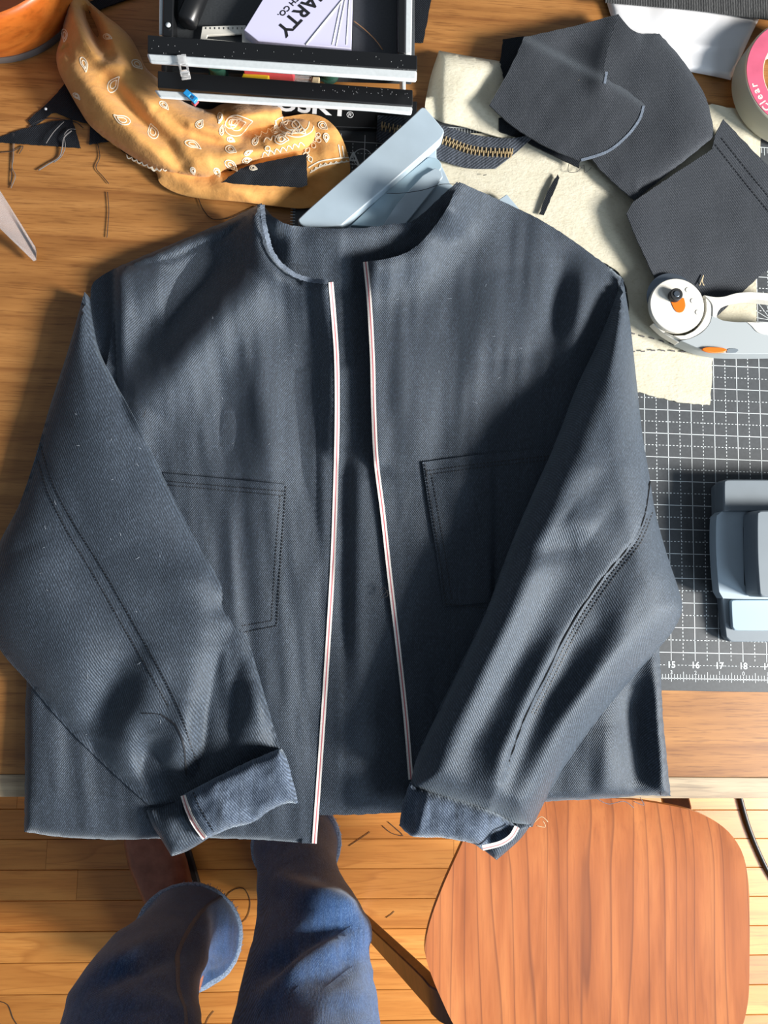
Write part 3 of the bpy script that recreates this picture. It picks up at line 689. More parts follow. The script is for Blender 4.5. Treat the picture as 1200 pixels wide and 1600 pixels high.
# ------------------------------------------------------------------ cream canvas, zip, denim offcuts
CAN = [(600, 236, 1), (684, 214), (800, 205), (960, 190), (1112, 163, 1), (1150, 170), (1191, 180, 1), (1186, 300), (1182, 505), (1186, 553, 1), (1172, 559), (1114, 556, 1), (1110, 633, 1), (1060, 628), (996, 612, 1), (984, 540), (960, 420), (700, 340, 1)]
canv = cloth('canvas_cloth', CAN, lambda X, Y, D: 0.0042 + 0.0014 * fbm(X, Y, 90, 90) + ridge(X, Y, [(985, 521), (1045, 536), (1110, 548), (1170, 549)], 1.2, 12, False) + ridge(X, Y, [(1168, 172), (1164, 250)], 1.0, 9, False), M_CREAM, None, 7, fray=2.0)
tag(canv, 'cream canvas cloth lying flat on the cutting mat under the dark denim offcuts', 'cloth')
o_can = canv
ribbon('seam_line', [[(986, 520), (1046, 536), (1100, 548)], [(986, 549), (1040, 548), (1100, 552)]], 2.0, lambda x, y: 0.0055 + 0 * x, [M_THG], o_can, 4, dash=(7, 9), wig=2)
FLAP = [(686, 79, 1), (735, 88), (784, 96, 1), (800, 170), (798, 219, 1), (760, 208), (722, 197), (690, 190), (668, 178, 1), (664, 166), (672, 122)]
fp = cloth('canvas_flap', FLAP, lambda X, Y, D: 0.009 + 0.016 * roundoff(np.where(Y > 150, 60, D), 22) * np.clip((210 - Y) / 130, 0.1, 1) + 0.003 * fbm(X, Y, 60, 70) + step(X, Y, [(686, 80), (688, 192)], -5, 7), M_CREAM, None, 5)
tag(fp, 'folded flap of cream canvas between the drawer case and the denim offcuts', 'cloth')
def h_zip(X, Y): return 0.0105 + 0.002 * fbm(X, Y, 70, 40) + 0.012 * np.clip((X - 770) / 60, 0, 1) * np.clip((240 - Y) / 40, 0, 1)
ZIP = [(590, 180, 1), (620, 182), (690, 196), (740, 210), (795, 216), (838, 209, 1), (804, 240), (774, 263, 1), (730, 262), (682, 248), (620, 228), (588, 220, 1)]
zo = cloth('zip', ZIP, lambda X, Y, D: h_zip(X, Y), M_ZIP, None, 5); tag(zo, 'black zip tape with a row of brass teeth running under the grey ruler jig', 'zip')
R = rs([(596, 198), (620, 203), (690, 219), (740, 236), (800, 240)], 3.0, False); tp = []
for i, (x, y) in enumerate(R):
    t = R[min(i + 1, len(R) - 1)] - R[max(i - 1, 0)]; t /= np.linalg.norm(t); nn = np.array([-t[1], t[0]])
    c = np.array([x, y]) + nn * (2.6 if i % 2 else -2.6)
    q = [A(*(c + t * a * 0.85 + nn * b * 3.8), h_zip(np.array(x), np.array(y))) for a, b in ((-1, -1), (1, -1), (1, 1), (-1, 1))]
    V = [(p[0], p[1], p[2] + z) for z in (0.0, 0.0018) for p in q]
    tp.append((V, [(0, 1, 2, 3), (7, 6, 5, 4), (0, 4, 5, 1), (1, 5, 6, 2), (2, 6, 7, 3), (3, 7, 4, 0)]))
v, f = join(tp); tag(mesh('zip_teeth', v, f, M_BRASS, zo, False), kind='stuff')
def offcut(poly, hf, label, m=None, s=6, fray=1.0, group=None, th=0.0012):
    o = cloth('denim_offcut', poly, hf, m or M_DENC, None, s, th=th, fray=fray); tag(o, label, 'fabric', group); return o
offcut([(786, 61, 1), (822, 56, 1), (860, 130), (905, 200), (905, 262, 1), (850, 236), (815, 218), (780, 205, 1), (779, 120)], lambda X, Y, D: 0.0125 + 0 * X, 'black denim scrap peeking out on the left from under the folded offcut', M_DENB, 7)
OFA = [(966, 22, 1), (985, 44), (1004, 53), (1030, 52, 1), (1062, 88), (1086, 122), (1104, 155), (1113, 190), (1115, 214, 1), (1060, 258), (992, 313, 1), (960, 286), (928, 252), (905, 200), (890, 120), (900, 40, 1)]
offcut(OFA, lambda X, Y, D: 0.013 + 0.004 * fbm(X, Y, 90, 110) + 0.004 * roundoff(np.where(X > 1000, D, 60), 40), 'large charcoal denim offcut with a curved right side lying under the folded one')
OFB = [(819, 58, 1), (800, 100), (765, 164, 1), (800, 196), (850, 227), (908, 252, 1), (950, 238), (982, 212), (1000, 186), (1008, 164, 1), (975, 138), (945, 118), (952, 70), (966, 23, 1), (900, 40)]
def h_ofb(X, Y, D=None): return ridge(X, Y, [(940, 126), (966, 23)], 6, 22, False) - ridge(X, Y, [(905, 60), (880, 95)], 4, 26) + 0.023 + 0.003 * fbm(X, Y, 80, 80) + step(X, Y, [(819, 58), (880, 92), (946, 124), (1008, 164)], 6, 9) + ridge(X, Y, [(850, 130), (940, 190)], 3, 40)
ob = offcut(OFB, h_ofb, 'folded charcoal denim offcut on top with a pale curved cut edge')
ribbon('pale_cut_edge', [(908, 250), (950, 236), (982, 210), (1000, 185), (1006, 165)], 4.0, lambda x, y: h_ofb(x, y), [M_FRAY], ob, 3, lift=0.0006)
ribbon('pale_cut_edge', [(948, 112), (945, 130)], 4.0, lambda x, y: h_ofb(x, y), [M_FRAY], ob, 3, lift=0.0006)
OFC = [(1130, 186, 1), (1200, 259), (1290, 345, 1), (1200, 421), (1181, 437, 1), (1121, 494, 1), (1060, 486), (1020, 428, 1), (998, 380), (979, 334, 1), (992, 314), (1113, 233, 1), (1118, 210)]
h_c = lambda X, Y, D=None: 0.0155 + 0.004 * fbm(X, Y, 120, 100) + 0.006 * np.exp(-((X - 985) / 60.0) ** 2) - 0.004 * np.clip((Y - 380) / 90, 0, 1)
oc = offcut(OFC, h_c, 'square charcoal denim offcut with double stitching beside the rotary cutter')
ribbon('stitching', [[(1118, 226), (1170, 292), (1230, 365)], [(1128, 216), (1180, 281), (1240, 352)]], 1.6, lambda x, y: h_c(x, y), [M_STI], oc, 3, dash=(3.4, 2.4))
offcut([(871, 272, 1), (874, 278), (862, 308), (850, 336, 1), (843, 334, 1), (854, 302)], lambda X, Y, D: 0.008 + 0 * X, 'thin dark strip standing in for a slit in the cream canvas above the right shoulder', M_DENB, 4)  # dark strip laid on the canvas in place of a cut slit
offcut([(102, 130, 1), (80, 155), (43, 189, 1), (51, 197, 1), (69, 186), (83, 175), (110, 185), (145, 194), (180, 200, 1), (150, 140), (125, 120)], lambda X, Y, D: 0.002 + 0.0015 * fbm(X, Y, 30, 30), 'forked black denim scrap with a white stitched tip left of the bandana', M_DENB, 4)
offcut([(-20, 216, 1), (0, 214), (21, 206), (80, 190), (113, 187, 1), (126, 231, 1), (72, 227), (17, 223), (-20, 221, 1)], lambda X, Y, D: 0.002 + 0.0015 * fbm(X, Y, 30, 30), 'long pointed black denim scrap with loose grey threads at the left edge', M_DENB, 4)
offcut([(141, 190, 1), (139, 225, 1), (165, 221), (190, 215, 1), (180, 190, 1)], lambda X, Y, D: 0.002 + 0 * X, 'small black denim corner peeking out from under the bandana', M_DENB, 4)
offcut([(140, 20, 1), (200, -2), (260, -22, 1), (250, -40, 1), (180, -18), (135, 6, 1)], lambda X, Y, D: 0.003 + 0.001 * fbm(X, Y, 30, 30), 'narrow black denim strip behind the bandana at the top of the photo', M_DENB, 5)
offcut([(640, -30, 1), (680, -30, 1), (661, 66, 1), (640, 66, 1)], lambda X, Y, D: 0.004 + 0 * X, 'black denim strip on the table beside the right rail of the drawer case', M_DENB, 6)

# ------------------------------------------------------------------ bandana
FOLD = 1.5
ban = empty('bandana', A(300, 200), 'rumpled ochre paisley bandana lying twisted beside the drawer case', 'bandana')
def h_b0(X, Y, D=None):
    return 0.006 + 0.008 * np.clip((222 - Y) / 20, 0, 1) + 0.003 * fbm(X, Y, 50, 40) + ridge(X, Y, [(200, 235), (300, 290), (420, 306)], 5, 14) + ridge(X, Y, [(240, 262), (330, 272), (380, 300)], 4, 12) + ridge(X, Y, [(500, 200), (525, 250), (515, 290)], 6, 26) + ridge(X, Y, [(520, 240), (440, 250), (360, 275)], 7, 30)
BAN0 = [(188, 205, 1), (193, 236), (214, 255), (243, 268), (250, 286), (275, 301), (312, 309), (380, 315), (440, 323), (478, 325), (508, 314), (532, 290), (547, 268), (542, 236), (528, 204), (506, 184), (478, 178), (430, 185), (330, 190), (250, 190)]
b0 = cloth('flat_corner', BAN0, h_b0, M_BAN, ban, 4.5)
def h_b1(X, Y, D):
    h = 0.012 + 0.024 * roundoff(D, 40) + 0.0022 * fbm(X, Y, 90, 24, 3, 0.75)
    h = h + ridge(X, Y, [(112, 10), (135, 60), (168, 98), (200, 108)], 10, 14) - ridge(X, Y, [(126, 4), (146, 45), (164, 84)], 30, 12)
    h = h + ridge(X, Y, [(100, 95), (150, 150), (220, 210), (300, 250)], 7, 22) + ridge(X, Y, [(190, 120), (240, 165), (300, 200), (380, 222)], 8, 20)
    h = h - ridge(X, Y, [(170, 130), (215, 185), (262, 225), (283, 255)], 9, 13) - ridge(X, Y, [(250, 170), (290, 205), (345, 225), (420, 225)], 8, 12)
    h = h + ridge(X, Y, [(330, 250), (400, 240), (470, 218)], 7, 20) - ridge(X, Y, [(340, 190), (380, 205), (430, 198)], 12, 12)
    h = h + ridge(X, Y, [(350, 176), (390, 180), (420, 172)], 8, 13) - ridge(X, Y, [(88, 88), (104, 74), (110, 92)], 6, 5)
    h = h - 0.012 * np.clip((X - 300) / 200, 0, 1)
    return h
BAN1 = [(108, -8, 1), (101, 28), (95, 58), (88, 86), (92, 112), (105, 138), (121, 166), (140, 195), (166, 216), (200, 240), (240, 262), (282, 273), (330, 277), (355, 264), (400, 250), (440, 243), (478, 238), (500, 216), (503, 194), (480, 179), (446, 180), (438, 166), (400, 160), (372, 158), (345, 163), (328, 171), (300, 165), (272, 149), (250, 126), (228, 106), (218, 84), (205, 60), (188, 42), (165, 24), (143, 6), (122, -14)]
b1 = cloth('twisted_fold', BAN1, h_b1, M_BAN, ban, 4.5, bot=lambda X, Y, D: 0.0105 + 0 * X)
PB1 = rs(BAN1, 5); HB1 = lambda x, y: h_b1(x, y, segdist(x, y, PB1, True))
def drop_motif(cx, cy, L, W, ang, inner=True):
    out = []
    for k in ([1.0, 0.55] if inner else [1.0]):
        P = []
        for i in range(14):
            t = 2 * math.pi * i / 14; u = math.cos(t); x = L / 2 * u * k; y = W / 2 * math.sin(t) * k * (1 - 0.75 * max(u, 0)) + 0.16 * L * k * max(u, 0) ** 2
            P.append((cx + x * math.cos(ang) - y * math.sin(ang), cy + x * math.sin(ang) + y * math.cos(ang)))
        out.append(P)
    return out
mot = []
for a in [(177, 131, 28, 16, -1.2), (190, 187, 28, 14, 3.4), (238, 205, 24, 16, 1.1 + 3.1), (257, 164, 18, 9, 0.6), (302, 225, 27, 11, 0.25), (312, 193, 15, 12, -1.2), (132, 100, 24, 10, 1.1), (168, 57, 14, 9, 0.1), (364, 190, 26, 18, -0.6), (372, 194, 44, 34, -0.5), (344, 184, 17, 8, 1.5), (346, 203, 16, 7, -1.6), (361, 218, 13, 8, 0.2), (361, 233, 18, 12, 0.2), (386, 250, 15, 9, -0.4), (362, 258, 24, 12, 0.5), (340, 269, 15, 9, 0.9), (302, 267, 12, 8, 1.0), (399, 219, 16, 9, -1.2), (388, 238, 14, 7, -0.7), (440, 217, 22, 16, -0.2), (455, 196, 50, 26, 0.2), (430, 203, 14, 10, 0), (396, 262, 12, 8, 0), (101, 55, 20, 9, 1.4), (120, 150, 14, 7, 0.6), (215, 100, 20, 12, 0.5)]:
    mot += drop_motif(*a)
for cx, cy, r in ((366, 191, 5), (440, 217, 4), (462, 194, 6), (418, 232, 4)):
    mot += [[(cx + r * math.cos(t), cy + r * math.sin(t)) for t in np.linspace(0, 2 * math.pi, 9)[:-1]]]
tag(ribbon('paisley_print', mot, 1.25, HB1, [M_PRN], b1, 2.5, closed=True, lift=0.0005), kind='stuff')
sc = []
def scallop(x0, y0, x1, y1, n, r):
    P = []
    for i in range(n * 6 + 1):
        t = i / (n * 6); b = abs(math.sin(math.pi * n * t)); L = math.hypot(x1 - x0, y1 - y0); nx, ny = -(y1 - y0) / L, (x1 - x0) / L
        P.append((x0 + (x1 - x0) * t + nx * r * b, y0 + (y1 - y0) * t + ny * r * b))
    return P
sc += [scallop(410, 246, 476, 228, 7, -7), scallop(412, 222, 478, 204, 6, -6), scallop(398, 210, 450, 186, 5, 6), [(440, 184), (448, 200), (466, 207), (480, 200), (484, 186)], [(430, 188), (440, 206), (464, 214), (486, 206), (492, 190)]]
ribbon('scalloped_print', sc, 1.25, HB1, [M_PRN], b1, 2.0, lift=0.0005)
m0 = []
for i in range(7): m0 += drop_motif(488 + i * 0 + 10 * math.sin(i), 204 + i * 7.5, 9, 7, 1.2 + i, False)
m0 += [[(490 + 6 * math.cos(t) * (1 + 0.35 * math.cos(5 * t)), 214 + 6 * math.sin(t) * (1 + 0.35 * math.cos(5 * t))) for t in np.linspace(0, 2 * math.pi, 21)[:-1]]]
m0 += drop_motif(505, 196, 16, 12, 0.4) + drop_motif(510, 215, 14, 9, 1.3)
tag(ribbon('paisley_print', m0, 1.2, lambda x, y: h_b0(x, y), [M_PRN], b0, 2.0, closed=True, lift=0.0006), kind='stuff')
ribbon('border_print', [[(482, 262), (500, 252), (530, 247), (545, 246)], [(484, 270), (502, 260), (530, 254), (545, 252)], [(529, 226), (533, 248)], [(535, 228), (538, 246)], scallop(486, 266, 500, 257, 2, 3), scallop(500, 256, 542, 250, 5, 3)], 1.5, lambda x, y: h_b0(x, y), [M_PRN], b0, 2.0, lift=0.0006)
ribbon('scalloped_print', [scallop(196, 236, 240, 258, 5, -6), scallop(198, 242, 246, 264, 6, 4), scallop(236, 262, 262, 262, 3, 5)], 1.5, lambda x, y: h_b0(x, y) + 0.004, [M_PRN], b0, 2.0, lift=0.001)
offcut([(346, 285, 1), (380, 262), (430, 250), (479, 240, 1), (480, 288, 1), (470, 292, 1), (410, 289)], lambda X, Y, D: 0.022 + 0.002 * fbm(X, Y, 40, 30) - 0.004 * np.clip((Y - 260) / 30, 0, 1), 'black denim triangle tucked into the fold of the ochre bandana', M_DENB, 4)

FOLD = 1.0
# ------------------------------------------------------------------ bowl, acrylic, tape roll, paper bag
bc = A(-6, -30, 0); bc = np.array([bc[0], bc[1], T])
br = np.linalg.norm(A(-6, 99, 0) - bc)
bowl = empty('wooden_bowl', bc, 'orange turned wooden bowl on the table in the top left corner', 'bowl')
prof = [(0.0, 0.010), (br * 0.8, 0.010), (br * 0.93, 0.004), (br * 0.985, 0.005), (br * 1.0, 0.014), (br * 1.05, 0.026), (br * 1.08, 0.045), (br * 1.09, 0.058), (br * 1.08, 0.064), (br * 1.05, 0.066), (br * 1.02, 0.063), (br * 0.99, 0.055), (br * 0.95, 0.040), (br * 0.86, 0.024), (br * 0.6, 0.018), (0.0, 0.017)]
def lathe(prof, c, n=72):
    V = []; F = []; rows = []
    for r, z in prof:
        if r < 1e-6: rows.append([len(V)]); V.append((c[0], c[1], c[2] + z))
        else:
            rows.append(list(range(len(V), len(V) + n))); V += [(c[0] + r * math.cos(2*math.pi*k/n), c[1] + r * math.sin(2*math.pi*k/n), c[2] + z) for k in range(n)]
    for a, b in zip(rows, rows[1:]):
        for k in range(n):
            k2 = (k + 1) % n
            if len(a) == 1 and len(b) == 1: continue
            if len(a) == 1: F.append((a[0], b[k2], b[k]))
            elif len(b) == 1: F.append((a[k], a[k2], b[0]))
            else: F.append((a[k], a[k2], b[k2], b[k]))
    return V, F
v, f = lathe(prof, bc); mesh('bowl_body', v, f, M_BOWL, bowl, sharp=50)
v, f = lathe([(0, 0.0005), (br * 1.01, 0.0005), (br * 1.015, 0.004), (br * 1.0, 0.007), (br * 0.9, 0.006), (0, 0.006)], bc); mesh('foot', v, f, M_FOOT, bowl, sharp=40)

def prism(name, pts, mat, parent=None, origin=None, bevel=0.001):
    """a solid between two polygons of 3D points with equal counts (bottom, top)"""
    b, t = pts; n = len(b); V = list(b) + list(t)
    ar = sum(t[i][0]*t[(i+1) % n][1] - t[(i+1) % n][0]*t[i][1] for i in range(n))
    if ar < 0: V = list(b)[::-1] + list(t)[::-1]
    F = [tuple(range(n))[::-1], tuple(range(n, 2 * n))] + [(i, (i + 1) % n, n + (i + 1) % n, n + i) for i in range(n)]
    return mesh(name, V, F, mat, parent, True, origin=origin, bevel=bevel, sharp=35)
tp = [A(-90, 268, 0.05), A(-6, 286, 0.045), A(56, 385, 0.012), A(58, 393, 0.010), A(52, 395, 0.010), A(0, 344, 0.022), A(-90, 300, 0.035)]
bp = [p - np.array([0.0006, 0.0085, 0.0035]) for p in tp]
for p in bp: p[2] = max(p[2], T + 0.0004)
tag(prism('acrylic_ruler', (bp, tp), M_ACR, None, None, 0.0012), 'clear acrylic piece with a thick polished edge at the left edge of the photo', 'ruler')

TR = 0.066; tl = A(1256, 118, 0.034); tc = np.array([tl[0], tl[1], T + 0.007])
tape = empty('tape_roll', tc, 'large roll of clear packing tape with a pink printed label ring at the right edge', 'tape')
RI = 0.045; HT = 0.027
v, f = lathe([(RI + 0.003, 0.0), (TR - 0.001, 0.0), (TR, 0.001), (TR, HT - 0.001), (TR - 0.001, HT), (RI + 0.003, HT), (RI + 0.003, 0.0)], tc, 96); mesh('tape_winding', v, f, M_TAPE, tape, sharp=40)
v, f = lathe([(RI, 0.0), (RI + 0.0028, 0.0), (RI + 0.0028, HT), (RI, HT), (RI, 0.0)], tc, 96); mesh('core', v, f, M_CORE, tape, sharp=40)
v, f = lathe([(RI + 0.001, HT + 0.0002), (TR - 0.002, HT + 0.0002), (TR - 0.002, HT + 0.0005), (RI + 0.001, HT + 0.0005), (RI + 0.001, HT + 0.0002)], tc, 96); lab = mesh('label_ring', v, f, M_LAB, tape, sharp=40); tag(lab, 'pink printed label ring')
tv = []
for ch, a in zip('HDClear', (4.22, 4.04, 3.88, 3.77, 3.66, 3.53, 3.41)):
    r = 0.0585; tv.append(text_at(ch, 0.0115, (tc[0] + r * math.cos(a), tc[1] + r * math.sin(a), T + 0.007 + HT + 0.0007), a - math.pi / 2, True))
v, f = join(tv); mesh('label_lettering', v, f, M_LABT, lab, False)
PAP = [(940, -30, 1), (952, 14), (968, 62), (984, 110, 1), (1030, 110), (1075, 111), (1110, 117), (1142, 124, 1), (1162, 80), (1184, 34), (1220, -30, 1)]
pp = cloth('paper_bag', PAP, lambda X, Y, D: 0.004 + 0.0025 * fbm(X, Y, 60, 60) + 0.006 * roundoff(D, 20) + ridge(X, Y, [(1060, 70), (1100, 73), (1152, 76)], 1.6, 5, False) + ridge(X, Y, [(1172, 24), (1176, 48)], 1.2, 4), M_PAP, None, 6)
tag(pp, 'crumpled white glossy paper bag lying at the top right', 'paper bag')
WB = [(938, -40, 1), (946, 3, 1), (1000, 8), (1080, 15), (1150, 24), (1230, 34, 1), (1240, -40, 1)]
tag(cloth('webbing_strap', WB, lambda X, Y, D: 0.0165 + 0.001 * fbm(X, Y, 60, 60), M_WEB, None, 7), 'dark grey ribbed strap lying across the white paper bag', 'strap')

# ------------------------------------------------------------------ grey ruler jig under the collar
JB = [(465, 345, 1), (470, 352, 1), (560, 380, 1), (700, 420, 1), (812, 332, 1), (792, 305, 1), (745, 330, 1), (712, 285), (690, 262, 1), (682, 247), (680, 236, 1), (690, 214), (693, 202), (662, 168, 1)]
jig = empty('grey_ruler_jig', A(600, 270), 'grey blue plastic sewing jig with long grooves sticking out under the jacket collar', 'ruler')
slab('base_plate', [(500, 340, 1), (600, 400, 1), (700, 420, 1), (818, 334, 1), (792, 303, 1), (752, 330, 1), (703, 286, 1), (692, 262, 1), (683, 250, 1), (682, 232), (690, 214, 1), (640, 230, 1)], 0.0095, 0.0145, M_GREY, jig, 8)
slab('wing', [(466, 342), (474, 353), (500, 354, 1), (534, 352, 1), (688, 218), (694, 206), (690, 198), (668, 172), (660, 167), (650, 176, 1), (560, 258, 1)], 0.0150, 0.030, M_GREY, jig, 5, bevel=0.0012)
slab('groove_wall', [(548, 352, 1), (606, 356, 1), (672, 280, 1), (690, 262), (684, 248), (668, 246, 1), (600, 302, 1)], 0.0150, 0.0185, M_GREYL, jig, 6)
slab('ridge', [(598, 352, 1), (632, 352, 1), (692, 276), (690, 268), (680, 262, 1), (660, 274, 1), (620, 318, 1)], 0.0186, 0.0225, M_GREY, jig, 6)

# ------------------------------------------------------------------ drawer case with two open drawers
dc = empty('drawer_case', A(440, 120), 'black two-drawer tool case with aluminium handle strips, both drawers pulled open', 'tool case')
def blk(name, px, h0, h1, mat, par, bevel=0.001): return slab(name, [(x, y, 1) for x, y in px], h0, h1, mat, par, 400, bevel=bevel, smooth=False)
blk('case_front', [(258, 150), (652, 158), (650, 203), (256, 188)], 0.003, 0.0095, M_BLK, dc)
p0 = A(497, 168, 0.0095); p1 = A(547, 172.5, 0.0095); aa = math.atan2(p1[1] - p0[1], p1[0] - p0[0])
v, f = text_at('HUSKY', 0.027, (p0[0] - 0.0175, p0[1] + 0.0015, T + 0.0098), aa, True, 1.18); q = text_at('®', 0.010, A(547, 180, 0.0098), aa)
v, f = join([(v, f), q]); mesh('lettering', v, f, M_PAP, dc, False)
# lower drawer
dl = blk('drawer', [(250, -40), (640, -40), (644, 124), (252, 112)], 0.026, 0.034, M_TRAY, dc); tag(dl, 'lower drawer')
blk('drawer_front', [(246, 110), (645, 140), (645, 166), (246, 136)], 0.060, 0.066, M_BLK, dl)
blk('handle_strip', [(240, 139), (645, 166), (643, 178), (580, 172), (250, 152)], 0.0625, 0.0662, M_ALU, dl, 0.002)
blk('side_rail', [(626, -40), (632, -40), (634, 140), (628, 140)], 0.034, 0.060, M_ALU, dl)
blk('side_rail', [(254, -40), (260, -40), (260, 112), (254, 112)], 0.034, 0.060, M_BLK, dl)
# upper drawer
du = blk('drawer', [(248, -60), (648, -60), (648, 98), (250, 68)], 0.086, 0.090, M_TRAY, dc); tag(du, 'upper drawer')
blk('drawer_front', [(230, 54), (652, 86), (652, 110), (230, 82)], 0.106, 0.112, M_BLK, du)
blk('handle_strip', [(228, 82), (652, 109.5), (651, 126), (440, 112), (234, 97)], 0.1085, 0.1122, M_ALU, du, 0.002)
blk('side_wall', [(256, -60), (272, -60), (270, 58), (254, 56)], 0.090, 0.108, M_BLK, du)
blk('side_rail', [(249, -60), (256, -60), (254, 54), (248, 54)], 0.088, 0.105, M_ALU, du)
blk('side_rail', [(634, -60), (645, -60), (643, 84), (633, 84)], 0.088, 0.106, M_ALU, du)
blk('side_wall', [(621, -60), (634, -60), (633, 84), (622, 82)], 0.090, 0.108, M_BLK, du)
v, f = lathe([(0, 0.0005), (0.0024, 0.0005), (0.0022, 0.0014), (0, 0.0018)], A(263, 40, 0.1085), 12); mesh('screw', v, f, M_ALU, du)
rd = random.Random(5); ds = []
for i in range(70):
    if i < 35: x = rd.uniform(236, 645); y = 62 + (x - 230) * 0.073 + rd.uniform(0, 20); hh = 0.1122
    else: x = rd.uniform(480, 640); y = 126 + (x - 430) * 0.073 + rd.uniform(0, 12); hh = 0.0662
    p = A(x, y, hh); r = rd.uniform(0.00012, 0.0003); v, f = box_vf(p[0]-r, p[0]+r, p[1]-r, p[1]+r, p[2], p[2]+0.0004); ds.append((v, f))
v, f = join(ds); tag(mesh('dust', v, f, M_DUST, dc, False), kind='stuff')
# things in the drawers
P = [A(322, -40, 0.1015), A(311, -12, 0.1015), A(303, 8, 0.1015), A(292, 34, 0.1012)]
P += [A(290.5, 37.5, 0.101)]
v, f = tube_vf(P, 0.0095, 14, [1, 1, 1, 1, 0.8]); tag(mesh('black_marker', v, f, M_BLK, None), 'thick black marker lying at an angle in the upper drawer', 'marker')
sq = empty('set_square', A(350, 50, 0.092), 'white plastic set square with a printed scale in the upper drawer', 'set square')
slab('frame', [(316, 41, 1), (384, 39, 1), (384, 60, 1), (400, 66, 1), (404, 78, 1), (312, 66, 1)], 0.0922, 0.0945, M_WHT, sq, 400, holes=[[(324, 55, 1), (378, 52, 1), (378, 66, 1), (322, 60, 1)]], bevel=0.0004, smooth=False)
tk = []
for i in range(9):
    a = A(322 + i * 7, 42.5, 0.0947); b = A(322 + i * 7, 45.5, 0.0947); v, f = box_vf(a[0]-0.0003, a[0]+0.0003, b[1], a[1], a[2]-0.0001, a[2]+0.0002); tk.append((v, f))
v, f = join(tk); tag(mesh('scale_marks', v, f, M_INK, sq, False), kind='stuff')
cards = empty('card_packet', A(470, 30, 0.094), 'lavender business card packet with black lettering in the upper drawer', 'card')
CP = [(428, -30, 1), (381, 47, 1), (404, 64, 1), (549, 76, 1), (552, -40, 1)]
cp = slab('card_stack', CP, 0.0925, 0.104, M_CARD, cards, 400, bevel=0.0006, smooth=False)
p0 = A(497, -10, 0.1042); p1 = A(447, 42, 0.1042); an = math.atan2(p1[1] - p0[1], p1[0] - p0[0])
pc = A(473, 15, 0.1043); tv = [text_at('MARTY', 0.0185, pc, an, True, 1.05)]
pc2 = A(455, 6, 0.1043); tv.append(text_at('ITCH CO.', 0.0072, pc2, an, True, 1.1))
v, f = join(tv); mesh('lettering', v, f, M_INK, cp, False)
cr = []  # white strips modelled in place of glare streaks on the clear card sleeve
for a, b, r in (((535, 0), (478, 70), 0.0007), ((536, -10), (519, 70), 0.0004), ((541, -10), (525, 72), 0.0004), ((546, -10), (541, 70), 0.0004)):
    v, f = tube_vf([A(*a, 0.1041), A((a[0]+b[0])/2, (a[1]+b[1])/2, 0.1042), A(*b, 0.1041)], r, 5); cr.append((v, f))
v, f = join(cr); tag(mesh('sleeve_glare_streaks', v, f, M_PAP, cp), kind='stuff')
tag(thread('brown_thread', [(553, 33), (572, 48), (588, 64), (598, 78)], 0.0925, plain('brown_thread', lin(150, 110, 70), 0.7), None, 0.0005), 'brown thread lying in the upper drawer beside the lavender cards', 'thread')
tag(blk('yellow_eraser', [(380, 113), (421, 117), (419, 124), (377, 121)], 0.036, 0.052, M_YEL, None), 'yellow plastic piece in the lower drawer, seen through the gap', 'eraser')
tag(blk('red_case', [(382, 98), (460, 102), (458, 112), (380, 109)], 0.036, 0.058, M_RED, None), 'red plastic case in the lower drawer behind the yellow piece', 'case')
tag(blk('beige_label', [(488, 119), (500, 120), (498, 130), (486, 129)], 0.036, 0.046, M_BEI, None), 'small beige card in the lower drawer', 'card')
tag(blk('clear_bag', [(430, 114), (487, 118), (486, 128), (432, 126)], 0.036, 0.044, M_CLIP, None), 'clear plastic bag in the lower drawer beside the beige card', 'bag')
for x, lab_ in ((342, 'dark green thread spool at the left in the lower drawer'), (514, 'dark green thread spool in the lower drawer beside the beige card')):
    c = A(x, 118, 0.0365); V, F = lathe([(0, 0), (0.010, 0), (0.010, 0.002), (0.008, 0.003), (0.008, 0.016), (0.010, 0.017), (0.010, 0.019), (0, 0.019)], c, 24)
    tag(mesh('thread_spool', V, F, M_GRN, None, sharp=40), lab_, 'thread spool', 'thread spools in the lower drawer')
def clip(px, h, mat, mat2, label, ang, k=1.0):
    c = A(*px, h); e = empty('sewing_clip', c, label, 'clip', 'sewing clips on the drawer handles')
    def rect(name, x0, x1, y0, y1, z0, z1, m, hole=None):
        cs, sn = math.cos(ang), math.sin(ang); tr = lambda q: [(c[0] + k*(cs*a - sn*b), c[1] + k*(sn*a + cs*b)) for a, b in q]
        slab(name, tr([(x0, y0), (x1, y0), (x1, y1), (x0, y1)]), z0, z1, m, e, world=True, bevel=0.0006, smooth=False, holes=[tr(hole)] if hole else ())
    rect('upper_arm', -0.0052, 0.0052, -0.0125, 0.0125, h + 0.0006, h + 0.0026, mat, [(-0.0028, -0.006), (0.0028, -0.006), (0.0028, 0.001), (-0.0028, 0.001)])
    rect('lower_arm', -0.0052, 0.0052, -0.0125, -0.004, h - 0.0042, h - 0.0022, mat2)
    rect('hinge', -0.004, 0.004, -0.0115, -0.0085, h - 0.0022, h + 0.0006, mat)
clip((287, 104), 0.1130, M_CLIP, M_CLIP, 'clear plastic sewing clip on the upper aluminium handle', 0.22, 0.8)
clip((298, 152), 0.0665, M_BLU, M_RED, 'blue plastic sewing clip on the lower aluminium handle', 0.9, 0.58)

